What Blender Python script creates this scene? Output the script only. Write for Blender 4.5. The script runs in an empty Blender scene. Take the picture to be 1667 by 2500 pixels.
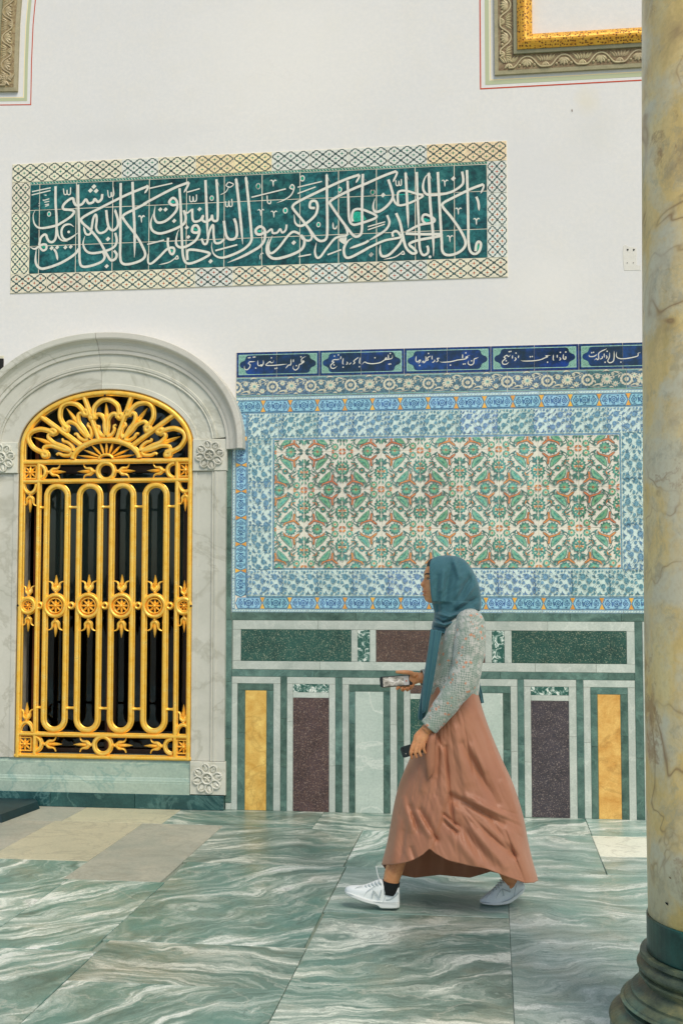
import bpy, bmesh, math, random
from mathutils import Vector, Matrix, noise as mnoise
R = math.radians
random.seed(7)
S = bpy.context.scene
COL = S.collection

# ------------------------------------------------------------------ camera
FOC, YAW, PIT, CAMZ, CAMD = 2846.0, R(7.35), math.atan(174 / 2846.0), 1.49, 7.64
FW = Vector((-math.sin(YAW) * math.cos(PIT), math.cos(YAW) * math.cos(PIT), math.sin(PIT)))
RT = Vector((math.cos(YAW), math.sin(YAW), 0.0))
UP = RT.cross(FW)
cam_d = bpy.data.cameras.new('camera')
cam = bpy.data.objects.new('camera', cam_d); COL.objects.link(cam)
cam_d.sensor_fit = 'VERTICAL'; cam_d.sensor_height = 36.0
cam_d.lens = FOC / 2500.0 * 36.0
cam_d.clip_start = 0.05; cam_d.clip_end = 2000.0
cam.matrix_world = Matrix((( RT.x, UP.x, -FW.x, 0.0), (RT.y, UP.y, -FW.y, -CAMD), (RT.z, UP.z, -FW.z, CAMZ), (0, 0, 0, 1)))
S.camera = cam

# ------------------------------------------------------------------ light
SUN_EL, SUN_AZ = 50.0, 32.0       # azimuth measured from the wall's outward normal (-y) towards the right (+x)
wd = bpy.data.worlds.new('World'); S.world = wd; wd.use_nodes = True
wn = wd.node_tree.nodes; wl = wd.node_tree.links
sky = wn.new('ShaderNodeTexSky'); sky.sky_type = 'NISHITA'; sky.sun_disc = False
sky.sun_elevation = R(SUN_EL); sky.air_density = 1.0; sky.dust_density = 1.2; sky.ozone_density = 0.6
sky.sun_rotation = R(180.0 - SUN_AZ)
wl.new(sky.outputs[0], wn['Background'].inputs[0])
wn['Background'].inputs[1].default_value = 0.10
sd = bpy.data.lights.new('sun', 'SUN'); sun = bpy.data.objects.new('sun', sd); COL.objects.link(sun)
sd.energy = 2.2; sd.angle = R(30); sd.color = (1.0, 0.905, 0.765)
ta = Vector((math.sin(R(SUN_AZ)) * math.cos(R(SUN_EL)), -math.cos(R(SUN_AZ)) * math.cos(R(SUN_EL)), math.sin(R(SUN_EL))))
sun.rotation_euler = ta.to_track_quat('Z', 'Y').to_euler()
S.view_settings.view_transform = 'Standard'; S.view_settings.look = 'None'
S.view_settings.gamma = 1.0; S.view_settings.exposure = 0.44
S.view_settings.use_curve_mapping = False
# ------------------------------------------------------------------ helpers
def ray(px, py):
    return FW * FOC + RT * (px - 833.5) - UP * (py - 1250.0)
def W(px, py, Y=0.0):
    """point of the wall plane (u along the wall, v up) seen at a place of the photograph"""
    r = ray(px, py); t = (Y + CAMD) / r.y
    return (r.x * t, CAMZ + r.z * t)
def lin(c):
    c /= 255.0
    return c / 12.92 if c <= 0.04045 else ((c + 0.055) / 1.055) ** 2.4
KEY = 0.86
def C(r, g, b, k=1.0):
    return tuple(min(0.9, lin(v) / KEY * k) for v in (r, g, b))

def setp(o, label=None, cat=None, group=None, kind=None):
    if label: o['label'] = label
    if cat: o['category'] = cat
    if group: o['group'] = group
    if kind: o['kind'] = kind
    return o
def thing(name, label, cat, loc=(0, 0, 0), group=None):
    o = bpy.data.objects.new(name, None); COL.objects.link(o); o.location = loc
    o.empty_display_size = 0.1
    return setp(o, label, cat, group)
def link(name, me, parent=None, M=None):
    o = bpy.data.objects.new(name, me); COL.objects.link(o)
    M = M if M is not None else Matrix.Identity(4)
    if parent is not None:
        o.parent = parent; A = Matrix.Identity(4); p = parent
        while p is not None: A = p.matrix_basis @ A; p = p.parent
        M = A.inverted() @ M
    o.matrix_basis = M
    return o
def mk(name, verts, faces, mats, parent=None, fm=None, smooth=False, M=None):
    me = bpy.data.meshes.new(name)
    me.from_pydata([tuple(v) for v in verts], [], faces)
    for m in (mats if isinstance(mats, (list, tuple)) else [mats]): me.materials.append(m)
    if fm: me.polygons.foreach_set('material_index', fm)
    if smooth: me.polygons.foreach_set('use_smooth', [True] * len(me.polygons))
    me.update()
    return link(name, me, parent, M)
WALLROT = Matrix.Rotation(R(90), 4, 'X')          # local (x, y, z) -> (along wall, up, towards viewer)
_jr = random.Random(21)
def onwall(u, v, d=0.0, rot=0.0, j=0.0):
    M = Matrix.Translation((u, -d, v)) @ WALLROT @ Matrix.Rotation(rot, 4, 'Z')
    if j: M = M @ Matrix.Rotation(_jr.gauss(0, j), 4, 'X') @ Matrix.Rotation(_jr.gauss(0, j), 4, 'Y')
    return M

def catmull(pts, n=6, closed=False):
    pts = [Vector(p) for p in pts]
    if len(pts) < 3: 
        a, b = pts; return [a.lerp(b, i / n) for i in range(n + 1)]
    out = []; L = len(pts)
    rng = range(L) if closed else range(L - 1)
    for i in rng:
        if closed:
            p0, p1, p2, p3 = pts[i - 1], pts[i], pts[(i + 1) % L], pts[(i + 2) % L]
        else:
            p1, p2 = pts[i], pts[i + 1]
            p0 = pts[i - 1] if i else p1 * 2 - p2
            p3 = pts[i + 2] if i + 2 < L else p2 * 2 - p1
        for k in range(n):
            t = k / n
            out.append(0.5 * ((2 * p1) + (p2 - p0) * t + (2 * p0 - 5 * p1 + 4 * p2 - p3) * t * t + (3 * p1 - p0 - 3 * p2 + p3) * t ** 3))
    if not closed: out.append(pts[-1])
    return out
def normals2(path, closed=False, miter=True):
    n = len(path); out = []
    for i in range(n):
        a = path[i - 1] if (i or closed) else None
        b = path[(i + 1) % n] if (i < n - 1 or closed) else None
        p = path[i]
        d1 = (p - a).normalized() if a is not None and (p - a).length > 1e-9 else None
        d2 = (b - p).normalized() if b is not None and (b - p).length > 1e-9 else None
        if d1 is None: d1 = d2
        if d2 is None: d2 = d1
        if d1 is None: d1 = d2 = Vector((1, 0))
        n1 = Vector((-d1.y, d1.x)); n2 = Vector((-d2.y, d2.x))
        m = n1 + n2
        if m.length < 1e-4: m = n1
        else:
            m.normalize(); k = max(0.35, m.dot(n1)); m = m / k if miter else m
        out.append(m)
    return out

class G:
    """collects faces in wall coordinates (u, v, depth towards the viewer)"""
    def __init__(s): s.v = []; s.f = []; s.m = []
    def add(s, verts, faces, m=0):
        b = len(s.v); s.v += [tuple(x) for x in verts]
        for f in faces: s.f.append([b + i for i in f]); s.m.append(m)
    def poly(s, pts, d, m=0):
        s.add([(p[0], p[1], d) for p in pts], [list(range(len(pts)))], m)
    def ell(s, c, rx, ry, d, m=0, n=14, rot=0.0):
        cr, sr = math.cos(rot), math.sin(rot); P = []
        for i in range(n):
            a = 2 * math.pi * i / n; x, y = rx * math.cos(a), ry * math.sin(a)
            P.append((c[0] + x * cr - y * sr, c[1] + x * sr + y * cr))
        s.poly(P, d, m)
    def scallop(s, c, r, k, d, m=0, amp=0.16, rot=0.0):
        P = []; n = k * 4
        for i in range(n):
            a = 2 * math.pi * i / n; rr = r * (1 - amp + amp * abs(math.cos(k * a / 2)) * 1.4)
            P.append((c[0] + rr * math.cos(a + rot), c[1] + rr * math.sin(a + rot)))
        s.poly(P, d, m)
    def leaf(s, a, b, w, d, m=0, bend=0.0, n=6):
        a = Vector(a[:2]); b = Vector(b[:2]); t = b - a; q = Vector((-t.y, t.x))
        L_ = []; R_ = []
        for i in range(n + 1):
            k = i / n; c = a + t * k + q * (bend * 4 * k * (1 - k)); ww = w * math.sin(math.pi * k) ** 0.8 if 0 < k < 1 else 0
            un = q.normalized()
            L_.append(c + un * ww); R_.append(c - un * ww)
        s.poly(R_ + L_[::-1][1:-1], d, m)
    def stroke(s, pts, w, d, m=0, taper=0, smooth=5, rise=0.0, closed=False, tl=0.28, wob=0.0):
        path = catmull(pts, smooth, closed) if smooth else [Vector(p) for p in pts]
        nn = normals2(path, closed, miter=False); n = len(path); V = []
        ln = [0.0]
        for i in range(1, n): ln.append(ln[-1] + (path[i] - path[i - 1]).length)
        T = ln[-1] or 1
        for i, p in enumerate(path):
            k = ln[i] / T; ww = w / 2
            if taper & 1 and k < tl: ww *= 0.12 + 0.88 * math.sin(k / tl * math.pi / 2)
            if taper & 2 and k > 1 - tl: ww *= 0.12 + 0.88 * math.sin((1 - k) / tl * math.pi / 2)
            if wob: ww *= 1 + wob * math.sin(k * 17 + p.x * 40)
            V.append((p.x + nn[i].x * ww, p.y + nn[i].y * ww, d + rise * k)); V.append((p.x - nn[i].x * ww, p.y - nn[i].y * ww, d + rise * k))
        F = [[2 * i, 2 * i + 1, 2 * i + 3, 2 * i + 2] for i in range(n - 1)]
        if closed: F.append([2 * n - 2, 2 * n - 1, 1, 0])
        s.add(V, F, m)
    def slab(s, u0, v0, u1, v1, d0, d1, bev=0.0012, m=0, side=None):
        """thin block with a small chamfer, face at depth d1"""
        b = min(bev, (u1 - u0) / 4, (v1 - v0) / 4)
        V = [(u0, v0, d0), (u1, v0, d0), (u1, v1, d0), (u0, v1, d0), (u0, v0, d1 - b), (u1, v0, d1 - b), (u1, v1, d1 - b), (u0, v1, d1 - b),
             (u0 + b, v0 + b, d1), (u1 - b, v0 + b, d1), (u1 - b, v1 - b, d1), (u0 + b, v1 - b, d1)]
        F = []
        for i in range(4):
            j = (i + 1) % 4
            F.append([i, j, 4 + j, 4 + i]); F.append([4 + i, 4 + j, 8 + j, 8 + i])
        s.add(V, F, m if side is None else side); s.add(V[8:], [[0, 1, 2, 3]], m)
    def prism(s, pts, d0, d1, m=0, bev=0.0):
        n = len(pts); c = Vector((sum(p[0] for p in pts) / n, sum(p[1] for p in pts) / n))
        V = [(p[0], p[1], d0) for p in pts] + [(p[0], p[1], d1 - bev) for p in pts]
        F = [[i, (i + 1) % n, n + (i + 1) % n, n + i] for i in range(n)]
        if bev:
            for p in pts:
                q = Vector((p[0], p[1])); q = q + (c - q).normalized() * bev * 1.3; V.append((q.x, q.y, d1))
            F += [[n + i, n + (i + 1) % n, 2 * n + (i + 1) % n, 2 * n + i] for i in range(n)]; F.append([2 * n + i for i in range(n)])
        else: F.append([n + i for i in range(n)])
        s.add(V, F, m)
    def sweep(s, path, prof, closed=False, wf=None, m=0, miter=True, caps=True):
        """prof: list of (offset across, depth); wf(k) scales it along the path"""
        path = [Vector(p[:2]) for p in path]; nn = normals2(path, closed, miter); n = len(path); k = len(prof); V = []
        for i, p in enumerate(path):
            w = wf(i / (n - 1)) if wf else 1.0
            for (o, d) in prof:
                V.append((p.x + nn[i].x * o * w, p.y + nn[i].y * o * w, d if w > 0.999 else d * (0.35 + 0.65 * w)))
        F = []
        for i in range(n if closed else n - 1):
            j = (i + 1) % n
            for q in range(k - 1): F.append([i * k + q, i * k + q + 1, j * k + q + 1, j * k + q])
        if caps and not closed:
            F.append([q for q in range(k)][::-1]); F.append([(n - 1) * k + q for q in range(k)])
        s.add(V, F, m)
    def lens(s, a, b, w, d, d0=0.0, m=0, n=8, sharp=0.9):
        """solid leaf with a raised rib"""
        a = Vector(a[:2]); b = Vector(b[:2]); t = b - a; un = Vector((-t.y, t.x)).normalized(); V = []
        for i in range(n + 1):
            k = i / n; c = a + t * k; ww = max(0.0004, w * math.sin(math.pi * (0.06 + 0.94 * k) ** sharp) if k < 1 else 0.0004)
            V += [(c.x + un.x * ww, c.y + un.y * ww, d0), (c.x + un.x * ww * .9, c.y + un.y * ww * .9, d0 + d * .35), (c.x, c.y, d0 + d * (0.5 + .5 * math.sin(math.pi * k))),
                  (c.x - un.x * ww * .9, c.y - un.y * ww * .9, d0 + d * .35), (c.x - un.x * ww, c.y - un.y * ww, d0)]
        F = []
        for i in range(n):
            for q in range(4): F.append([i * 5 + q, i * 5 + q + 1, i * 5 + 6 + q, i * 5 + 5 + q])
        s.add(V, F, m)
    def dome(s, c, r, h, d0=0.0, m=0, n=12, k=3):
        V = []; F = []
        for j in range(k):
            a = j / k * math.pi / 2
            for i in range(n):
                t = 2 * math.pi * i / n; V.append((c[0] + r * math.cos(a) * math.cos(t), c[1] + r * math.cos(a) * math.sin(t), d0 + h * math.sin(a)))
        V.append((c[0], c[1], d0 + h))
        for j in range(k - 1):
            for i in range(n): F.append([j * n + i, j * n + (i + 1) % n, (j + 1) * n + (i + 1) % n, (j + 1) * n + i])
        for i in range(n): F.append([(k - 1) * n + i, (k - 1) * n + (i + 1) % n, k * n])
        s.add(V, F, m)
    def mesh(s, name, mats, smooth=False, flipx=False, flipy=False):
        me = bpy.data.meshes.new(name)
        fx = -1 if flipx else 1; fy = -1 if flipy else 1
        F = s.f if fx * fy > 0 else [f[::-1] for f in s.f]
        me.from_pydata([(x * fx, y * fy, z) for x, y, z in s.v], [], F)
        for mm in (mats if isinstance(mats, (list, tuple)) else [mats]): me.materials.append(mm)
        me.polygons.foreach_set('material_index', s.m)
        if smooth: me.polygons.foreach_set('use_smooth', [True] * len(me.polygons))
        me.update(); return me
    def wall(s, name, mats, parent, d=0.0, smooth=False, c=None):
        """link as an object of the wall, origin at its middle"""
        if c is None:
            us = [v[0] for v in s.v]; vs = [v[1] for v in s.v]; c = ((min(us) + max(us)) / 2, (min(vs) + max(vs)) / 2)
        s.v = [(x - c[0], y - c[1], z) for x, y, z in s.v]
        return link(name, s.mesh(name, mats, smooth), parent, onwall(c[0], c[1], d, 0.0, .0035 if name == 'teal_tile' else (.002 if name.endswith('_slab') else 0.0)))

def barprof(w, d, d0=0.0):
    return [(-w, d0), (-w, d0 + .38 * d), (-.78 * w, d0 + .50 * d), (-.55 * w, d0 + .92 * d), (-.18 * w, d0 + d), (.18 * w, d0 + d), (.55 * w, d0 + .92 * d), (.78 * w, d0 + .50 * d), (w, d0 + .38 * d), (w, d0)]

def lathe(prof, n=64, ang0=0.0):
    V = []; F = []
    for (r, z) in prof:
        for i in range(n):
            a = ang0 + 2 * math.pi * i / n; V.append((r * math.cos(a), r * math.sin(a), z))
    k = len(prof)
    for j in range(k - 1):
        for i in range(n): F.append([j * n + i, j * n + (i + 1) % n, (j + 1) * n + (i + 1) % n, (j + 1) * n + i])
    F.append([(k - 1) * n + i for i in range(n)]); F.append([i for i in range(n)][::-1])
    return V, F

# ------------------------------------------------------------------ materials
class NT:
    def __init__(s, name):
        s.m = bpy.data.materials.new(name); s.m.use_nodes = True
        s.n = s.m.node_tree.nodes; s.l = s.m.node_tree.links; s.b = s.n['Principled BSDF']
        s.tc = s.n.new('ShaderNodeTexCoord'); s.oi = s.n.new('ShaderNodeObjectInfo')
    def put(s, sock, v):
        if hasattr(v, 'is_output'): s.l.new(v, sock)
        elif v is not None:
            sock.default_value = (v[0], v[1], v[2], 1.0) if (hasattr(v, '__len__') and len(v) == 3 and len(sock.default_value) == 4) else v
    def math(s, op, a, b=None, c=None, clamp=False):
        n = s.n.new('ShaderNodeMath'); n.operation = op; n.use_clamp = clamp
        s.put(n.inputs[0], a); s.put(n.inputs[1], b); s.put(n.inputs[2], c); return n.outputs[0]
    def vmath(s, op, a, b=None, sc=None):
        n = s.n.new('ShaderNodeVectorMath'); n.operation = op; s.put(n.inputs[0], a)
        if b is not None: s.put(n.inputs[1], b)
        if sc is not None: s.put(n.inputs['Scale'], sc)
        return n.outputs[0]
    def coord(s, scale=(1, 1, 1), rnd=0.0, src='Object'):
        v = s.tc.outputs[src]
        if rnd:
            c = s.n.new('ShaderNodeCombineXYZ')
            s.put(c.inputs[0], s.math('MULTIPLY', s.oi.outputs['Random'], rnd)); s.put(c.inputs[1], s.math('MULTIPLY', s.oi.outputs['Random'], rnd * 1.7)); s.put(c.inputs[2], s.math('MULTIPLY', s.oi.outputs['Random'], rnd * .6))
            v = s.vmath('ADD', v, c.outputs[0])
        if scale != (1, 1, 1): v = s.vmath('MULTIPLY', v, scale)
        return v
    def noise(s, vec, scale, detail=4, rough=.55, dist=0.0, out=0):
        n = s.n.new('ShaderNodeTexNoise'); s.put(n.inputs['Vector'], vec); n.inputs['Scale'].default_value = scale
        n.inputs['Detail'].default_value = detail; n.inputs['Roughness'].default_value = rough; n.inputs['Distortion'].default_value = dist
        return n.outputs[out]
    def vor(s, vec, scale, feat='F1', out=0, rnd=1.0):
        n = s.n.new('ShaderNodeTexVoronoi'); n.feature = feat; s.put(n.inputs['Vector'], vec); n.inputs['Scale'].default_value = scale
        n.inputs['Randomness'].default_value = rnd
        return n.outputs[out]
    def ramp(s, f, stops, interp='LINEAR'):
        n = s.n.new('ShaderNodeValToRGB'); s.put(n.inputs[0], f); e = n.color_ramp.elements; n.color_ramp.interpolation = interp
        while len(e) > 1: e.remove(e[-1])
        for i, (p, c) in enumerate(stops):
            el = e[0] if i == 0 else e.new(p)
            el.position = p; el.color = (c[0], c[1], c[2], 1) if hasattr(c, '__len__') else (c, c, c, 1)
        return n.outputs[0]
    def mix(s, f, a, b, mode='MIX'):
        n = s.n.new('ShaderNodeMix'); n.data_type = 'RGBA'; n.blend_type = mode
        s.put(n.inputs[0], f); s.put(n.inputs[6], a); s.put(n.inputs[7], b); return n.outputs[2]
    def hsv(s, col, h=.5, sa=1.0, v=1.0):
        n = s.n.new('ShaderNodeHueSaturation'); s.put(n.inputs['Color'], col); s.put(n.inputs['Hue'], h); s.put(n.inputs['Saturation'], sa); s.put(n.inputs['Value'], v); return n.outputs[0]
    def rv(s, a, b):
        return s.math('MULTIPLY_ADD', s.oi.outputs['Random'], b - a, a)
    def bump(s, h, strength=.2, dist=.002):
        n = s.n.new('ShaderNodeBump'); s.put(n.inputs['Height'], h); n.inputs['Strength'].default_value = strength; n.inputs['Distance'].default_value = dist
        s.l.new(n.outputs[0], s.b.inputs['Normal'])
    def out(s, col=None, rough=None, spec=None, metal=None):
        if col is not None: s.put(s.b.inputs['Base Color'], col)
        if rough is not None: s.put(s.b.inputs['Roughness'], rough)
        if spec is not None: s.put(s.b.inputs['Specular IOR Level'], spec)
        if metal is not None: s.put(s.b.inputs['Metallic'], metal)
        return s.m

def glaze(name, col, var=.18, rough=.16, rnd=.15, scale=60, huev=.012, bump=.05):
    t = NT(name); v = t.coord(rnd=30.0)
    f = t.noise(v, scale, 4, .6); c2 = tuple(max(0, x * (1 - var * 2)) for x in col); c1 = tuple(min(.9, x * (1 + var * .6)) for x in col)
    c = t.ramp(f, [(.3, c2), (.62, c1)])
    c = t.hsv(c, t.rv(.5 - huev, .5 + huev), 1.0, t.rv(1 - rnd, 1 + rnd * .6))
    t.bump(t.noise(v, 9, 2), bump, .01)
    return t.out(c, rough, .5)
def stone(name, ca, cb, cv=None, scale=8, vein=.0, rough=.35, rnd=.18, bump=.06, huev=.01, stretch=(1, 1, 1), vs=2.2, grain=.30):
    t = NT(name); v = t.coord(scale=stretch, rnd=40.0)
    f = t.noise(v, scale, 6, .62, .6)
    c = t.ramp(f, [(.28, ca), (.7, cb)])
    if cv is not None:
        w = t.noise(v, vs, 5, .6, 1.2); vv = t.math('ABSOLUTE', t.math('SUBTRACT', w, .5))
        k = t.ramp(vv, [(0.0, 1.0), (.028, 0.0)]); c = t.mix(t.math('MULTIPLY', k, vein), c, cv)
    fg = t.noise(v, scale * 11 + 30, 5, .7); c = t.mix(t.ramp(fg, [(.34, grain), (.56, 0.0)]), c, tuple(x * .62 for x in ca)); c = t.mix(t.ramp(fg, [(.56, 0.0), (.74, grain * .8)]), c, tuple(min(.85, x * 1.2) for x in cb))
    c = t.hsv(c, t.rv(.5 - huev, .5 + huev), 1.0, t.rv(1 - rnd, 1 + rnd))
    t.bump(t.noise(v, scale * 6, 4), bump, .004)
    return t.out(c, rough, .45)
def speckle(name, ground, s1, s2, rough=.38):
    t = NT(name); v = t.coord(rnd=20.0)
    cc = t.vor(v, 270, 'F1', 1); d = t.vor(v, 270, 'F1', 0)
    sep = t.n.new('ShaderNodeSeparateColor'); t.l.new(cc, sep.inputs[0])
    k1 = t.math('GREATER_THAN', sep.outputs[0], .66); k2 = t.math('GREATER_THAN', sep.outputs[1], .93)
    g = t.ramp(t.noise(v, 7, 5, .6), [(.3, tuple(x * .6 for x in ground)), (.7, tuple(x * 1.35 for x in ground))])
    c = t.mix(t.math('MULTIPLY', k1, .6), g, s1); c = t.mix(k2, c, s2)
    t.bump(t.noise(v, 300, 2), .12, .001)
    return t.out(t.hsv(c, .5, 1.0, t.rv(.85, 1.15)), rough, .45)
def plain(name, col, rough=.5, metal=0.0, spec=.5):
    t = NT(name); return t.out(col, rough, spec, metal)
# ------------------------------------------------------------------ setting: wall, floor, ground
def U(px, py): return W(px, py)[0]
def V_(px, py): return W(px, py)[1]
def m_plaster():
    t = NT('white_plaster'); v = t.coord()
    a = t.noise(v, .45, 5, .65); b = t.noise(v, 5.0, 5, .6); g = t.noise(v, 120, 3, .6)
    c = t.ramp(a, [(.35, (.70, .695, .67)), (.68, (.76, .745, .70))])
    c = t.mix(t.ramp(b, [(.45, 0.0), (.75, .35)]), c, (.72, .69, .60))
    c = t.mix(t.ramp(t.noise(v, 38, 5, .7), [(.42, .35), (.62, 0.0)]), c, (.62, .635, .63))
    sc = t.noise(t.coord(scale=(1, 1, .35)), 26, 3, .7); k = t.ramp(sc, [(.73, 0.0), (.78, .35)])
    c = t.mix(k, c, (.78, .77, .74))
    def spot(x, z, rx, rz, col, amt):
        nonlocal c
        q = t.vmath('MULTIPLY', t.vmath('ADD', t.vmath('SUBTRACT', v, (x, 0, z)), t.vmath('SCALE', t.vmath('SUBTRACT', t.noise(v, 9, 4, .6, 0, 1), (.5, .5, .5)), sc=.12)), (1 / rx, 0, 1 / rz)); n = t.n.new('ShaderNodeVectorMath'); n.operation = 'LENGTH'; t.put(n.inputs[0], q)
        c = t.mix(t.math('MULTIPLY', t.ramp(n.outputs['Value'], [(.2, 1.0), (1.0, 0.0)]), amt), c, col)
    sx, sz = W(1432, 245); spot(sx, sz, .10, .13, (.70, .66, .54), .6); spot(sx + .03, sz - .22, .22, .25, (.60, .60, .56), .25)
    for (x, y, r, r2, cc_) in ((700, 120, .9, .7, (.80, .78, .72)), (300, 330, .7, .12, (.64, .64, .62)), (1300, 420, .5, .4, (.66, .66, .65)), (420, 770, .8, .15, (.66, .67, .66)), (1000, 790, 1.1, .1, (.68, .67, .63)), (1330, 700, .4, .3, (.78, .76, .70))):
        q = W(x, y); spot(q[0], q[1], r, r2, cc_, .45)
    ck = t.vor(t.vmath('ADD', v, t.vmath('SCALE', t.noise(v, 3, 5, .65, 0, 1), sc=.5)), .55, 'DISTANCE_TO_EDGE'); c = t.mix(t.math('MULTIPLY', t.ramp(ck, [(0.0, .12), (.004, 0.0)]), t.ramp(t.noise(v, .9, 2), [(.5, 0.0), (.62, 1.0)])), c, (.52, .50, .46))
    t.bump(t.math('ADD', t.math('MULTIPLY', g, .3), t.math('ADD', t.noise(v, 14, 3), t.math('MULTIPLY', t.noise(v, 2.5, 3), 2.5))), .16, .006)
    return t.out(c, .82, .25)
M_PLASTER = m_plaster()
WX0, WX1, WZ1 = -8.0, 5.0, 7.6
hu = U(261, 1300); HL, HR = hu - .70, hu + .70
HB, HT = V_(261, 1850), V_(261, 925)
def build_wall():
    xs = [WX0, HL, HR, WX1]; zs = [0.0, HB, HT, WZ1]; D = .40
    vs = [(x, 0, z) for z in zs for x in xs] + [(x, D, z) for z in zs for x in xs]
    F = []; q = lambda i, j, b=0: b * 16 + j * 4 + i
    for j in range(3):
        for i in range(3):
            if (i, j) == (1, 1): continue
            F.append([q(i, j), q(i + 1, j), q(i + 1, j + 1), q(i, j + 1)])
            F.append([q(i, j, 1), q(i, j + 1, 1), q(i + 1, j + 1, 1), q(i + 1, j, 1)])
    F += [[q(1, 1), q(1, 2), q(1, 2, 1), q(1, 1, 1)], [q(2, 1), q(2, 1, 1), q(2, 2, 1), q(2, 2)], [q(1, 1), q(1, 1, 1), q(2, 1, 1), q(2, 1)], [q(1, 2), q(2, 2), q(2, 2, 1), q(1, 2, 1)]]
    F += [[q(0, 0), q(0, 1), q(0, 1, 1), q(0, 0, 1)]] if 0 else []
    w = mk('plaster_wall', vs, F, M_PLASTER)
    setp(w, 'tall white plastered palace wall behind the tiles and the walking woman', 'wall')
    return w
WALL = build_wall()
# repaired patch beside the column, its screw holes, a nail and a few chips of the plaster
M_PATCH = stone('patch_plaster', C(204, 202, 192), C(212, 210, 200), scale=20, rough=.9)
M_BLACK = plain('black_hole', (.01, .01, .01), .9)
g = G()
P = [W(x, y) for x, y in ((1520, 600), (1526, 597), (1533, 602), (1544, 603), (1553, 605), (1553, 648), (1563, 649), (1563, 660), (1523, 661), (1521, 650), (1519, 620))]
g.prism(P, 0.0, .0018, 0, .001); pt = g.wall('plaster_patch', M_PATCH, WALL)
for (x, y) in ((1531, 610), (1546, 610), (1530, 642), (1545, 642)):
    g = G(); c = W(x, y); g.dome(c, .006 if y < 630 else .003, .002, .0045, n=8, k=2); g.wall('screw_hole', M_BLACK, WALL)
g = G(); g.stroke([W(1395, 266), W(1395.5, 274)], .006, .002, 0, 3, 3); g.wall('nail', plain('rust', (.12, .05, .02), .8), WALL)

# ---- floor: slabs of veined marble on a bedding
def m_floor(name, light, dark, mid, warm=.0, teal=None, coarse=.62, amin=-.1, amax=1.0, sharp=1.0):
    t = NT(name); v = t.coord(rnd=37.0)
    rot = t.n.new('ShaderNodeVectorRotate'); rot.rotation_type = 'Z_AXIS'; t.put(rot.inputs['Vector'], v); t.put(rot.inputs['Angle'], t.math('MULTIPLY_ADD', t.math('FRACT', t.math('MULTIPLY', t.oi.outputs['Random'], 7.31)), -(amax - amin), -amin))
    v = rot.outputs[0]
    wob = t.vmath('SCALE', t.vmath('SUBTRACT', t.noise(v, 1.3, 3, .5, 0.0, 1), (.5, .5, .5)), sc=.75)
    wob2 = t.vmath('SCALE', t.vmath('SUBTRACT', t.noise(v, 7, 5, .62, 0.0, 1), (.5, .5, .5)), sc=.13)
    vw = t.vmath('ADD', t.vmath('ADD', v, wob), wob2)
    b1 = t.noise(t.vmath('MULTIPLY', vw, (.9, 4.4, 1)), 1.7, 7, .63)
    b2 = t.noise(t.vmath('MULTIPLY', vw, (1.3, 11, 1)), 1.6, 6, .68)
    b3 = t.noise(t.vmath('MULTIPLY', vw, (3.5, 30, 1)), 1.6, 4, .65)
    f = t.math('ADD', t.math('MULTIPLY', b1, coarse), t.math('ADD', t.math('MULTIPLY', b2, (1 - coarse) * .72), t.math('MULTIPLY', b3, (1 - coarse) * .28)))
    w = .52 - .14 / sharp; md = tuple((x * .45 + y * .55) for x, y in zip(mid, light))
    c = t.ramp(f, [(w, dark), (.52 - .045 / sharp, mid), (.52 + .022 / sharp, md), (.52 + .045 / sharp, light), (.52 + .13 / sharp, tuple(min(.8, x * 1.15) for x in light))])
    if teal: c = t.mix(t.math('MULTIPLY', t.ramp(t.noise(v, 1.9, 4, .6), [(.44, 0.0), (.60, .6)]), t.ramp(f, [(.46, 1.0), (.56, .15)])), c, teal)
    if warm: c = t.mix(t.ramp(t.noise(t.vmath('ADD', vw, (5, 3, 1)), 2.6, 5, .65), [(.5, 0.0), (.70, warm)]), c, C(176, 158, 126))
    thin = t.math('ABSOLUTE', t.math('SUBTRACT', t.noise(t.vmath('MULTIPLY', vw, (.8, 5, 1)), 1.5, 5, .6), .5)); c = t.mix(t.ramp(thin, [(0.0, .5), (.012, 0.0)]), c, tuple(x * .75 for x in dark))
    ck = t.vor(t.vmath('ADD', v, t.vmath('SCALE', wob2, sc=1.5)), .8, 'DISTANCE_TO_EDGE')
    c = t.mix(t.ramp(ck, [(.0, .5), (.005, 0.0)]), c, C(176, 178, 164))
    c = t.hsv(c, .5, 1.0, t.rv(.92, 1.08))
    grain = t.noise(v, 150, 3, .7); c = t.mix(t.ramp(grain, [(.36, .30), (.52, 0.0)]), c, tuple(x * .7 for x in dark))
    c = t.mix(t.ramp(t.noise(v, 420, 2, .6), [(.60, 0.0), (.70, .22)]), c, tuple(min(.8, x * 1.1) for x in light))
    t.bump(t.math('ADD', t.math('MULTIPLY', t.noise(v, 3, 3), .6), t.math('MULTIPLY', grain, .2)), .16, .006)
    return t.out(c, t.ramp(t.noise(v, 6, 4), [(.3, .28), (.7, .46)]), .42)
FL_G = m_floor('floor_marble_green', C(204, 212, 200), C(74, 100, 90), C(112, 138, 126), .2, C(80, 130, 118), .56, .8, 1.35, 1.15)
FL_W = m_floor('floor_marble_pale', C(200, 208, 198), C(94, 118, 108), C(136, 156, 146), .22, C(120, 156, 144), .42, -.25, .3, 1.0)
FL_D = m_floor('floor_marble_dark', C(196, 202, 188), C(74, 96, 86), C(108, 130, 118), .28, C(78, 120, 108), .5, -.3, .4, 1.1)
def m_cream(name, a, b):
    return stone(name, a, b, C(120, 118, 104), scale=3.5, vein=.35, rough=.5, rnd=.06, bump=.12)
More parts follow.
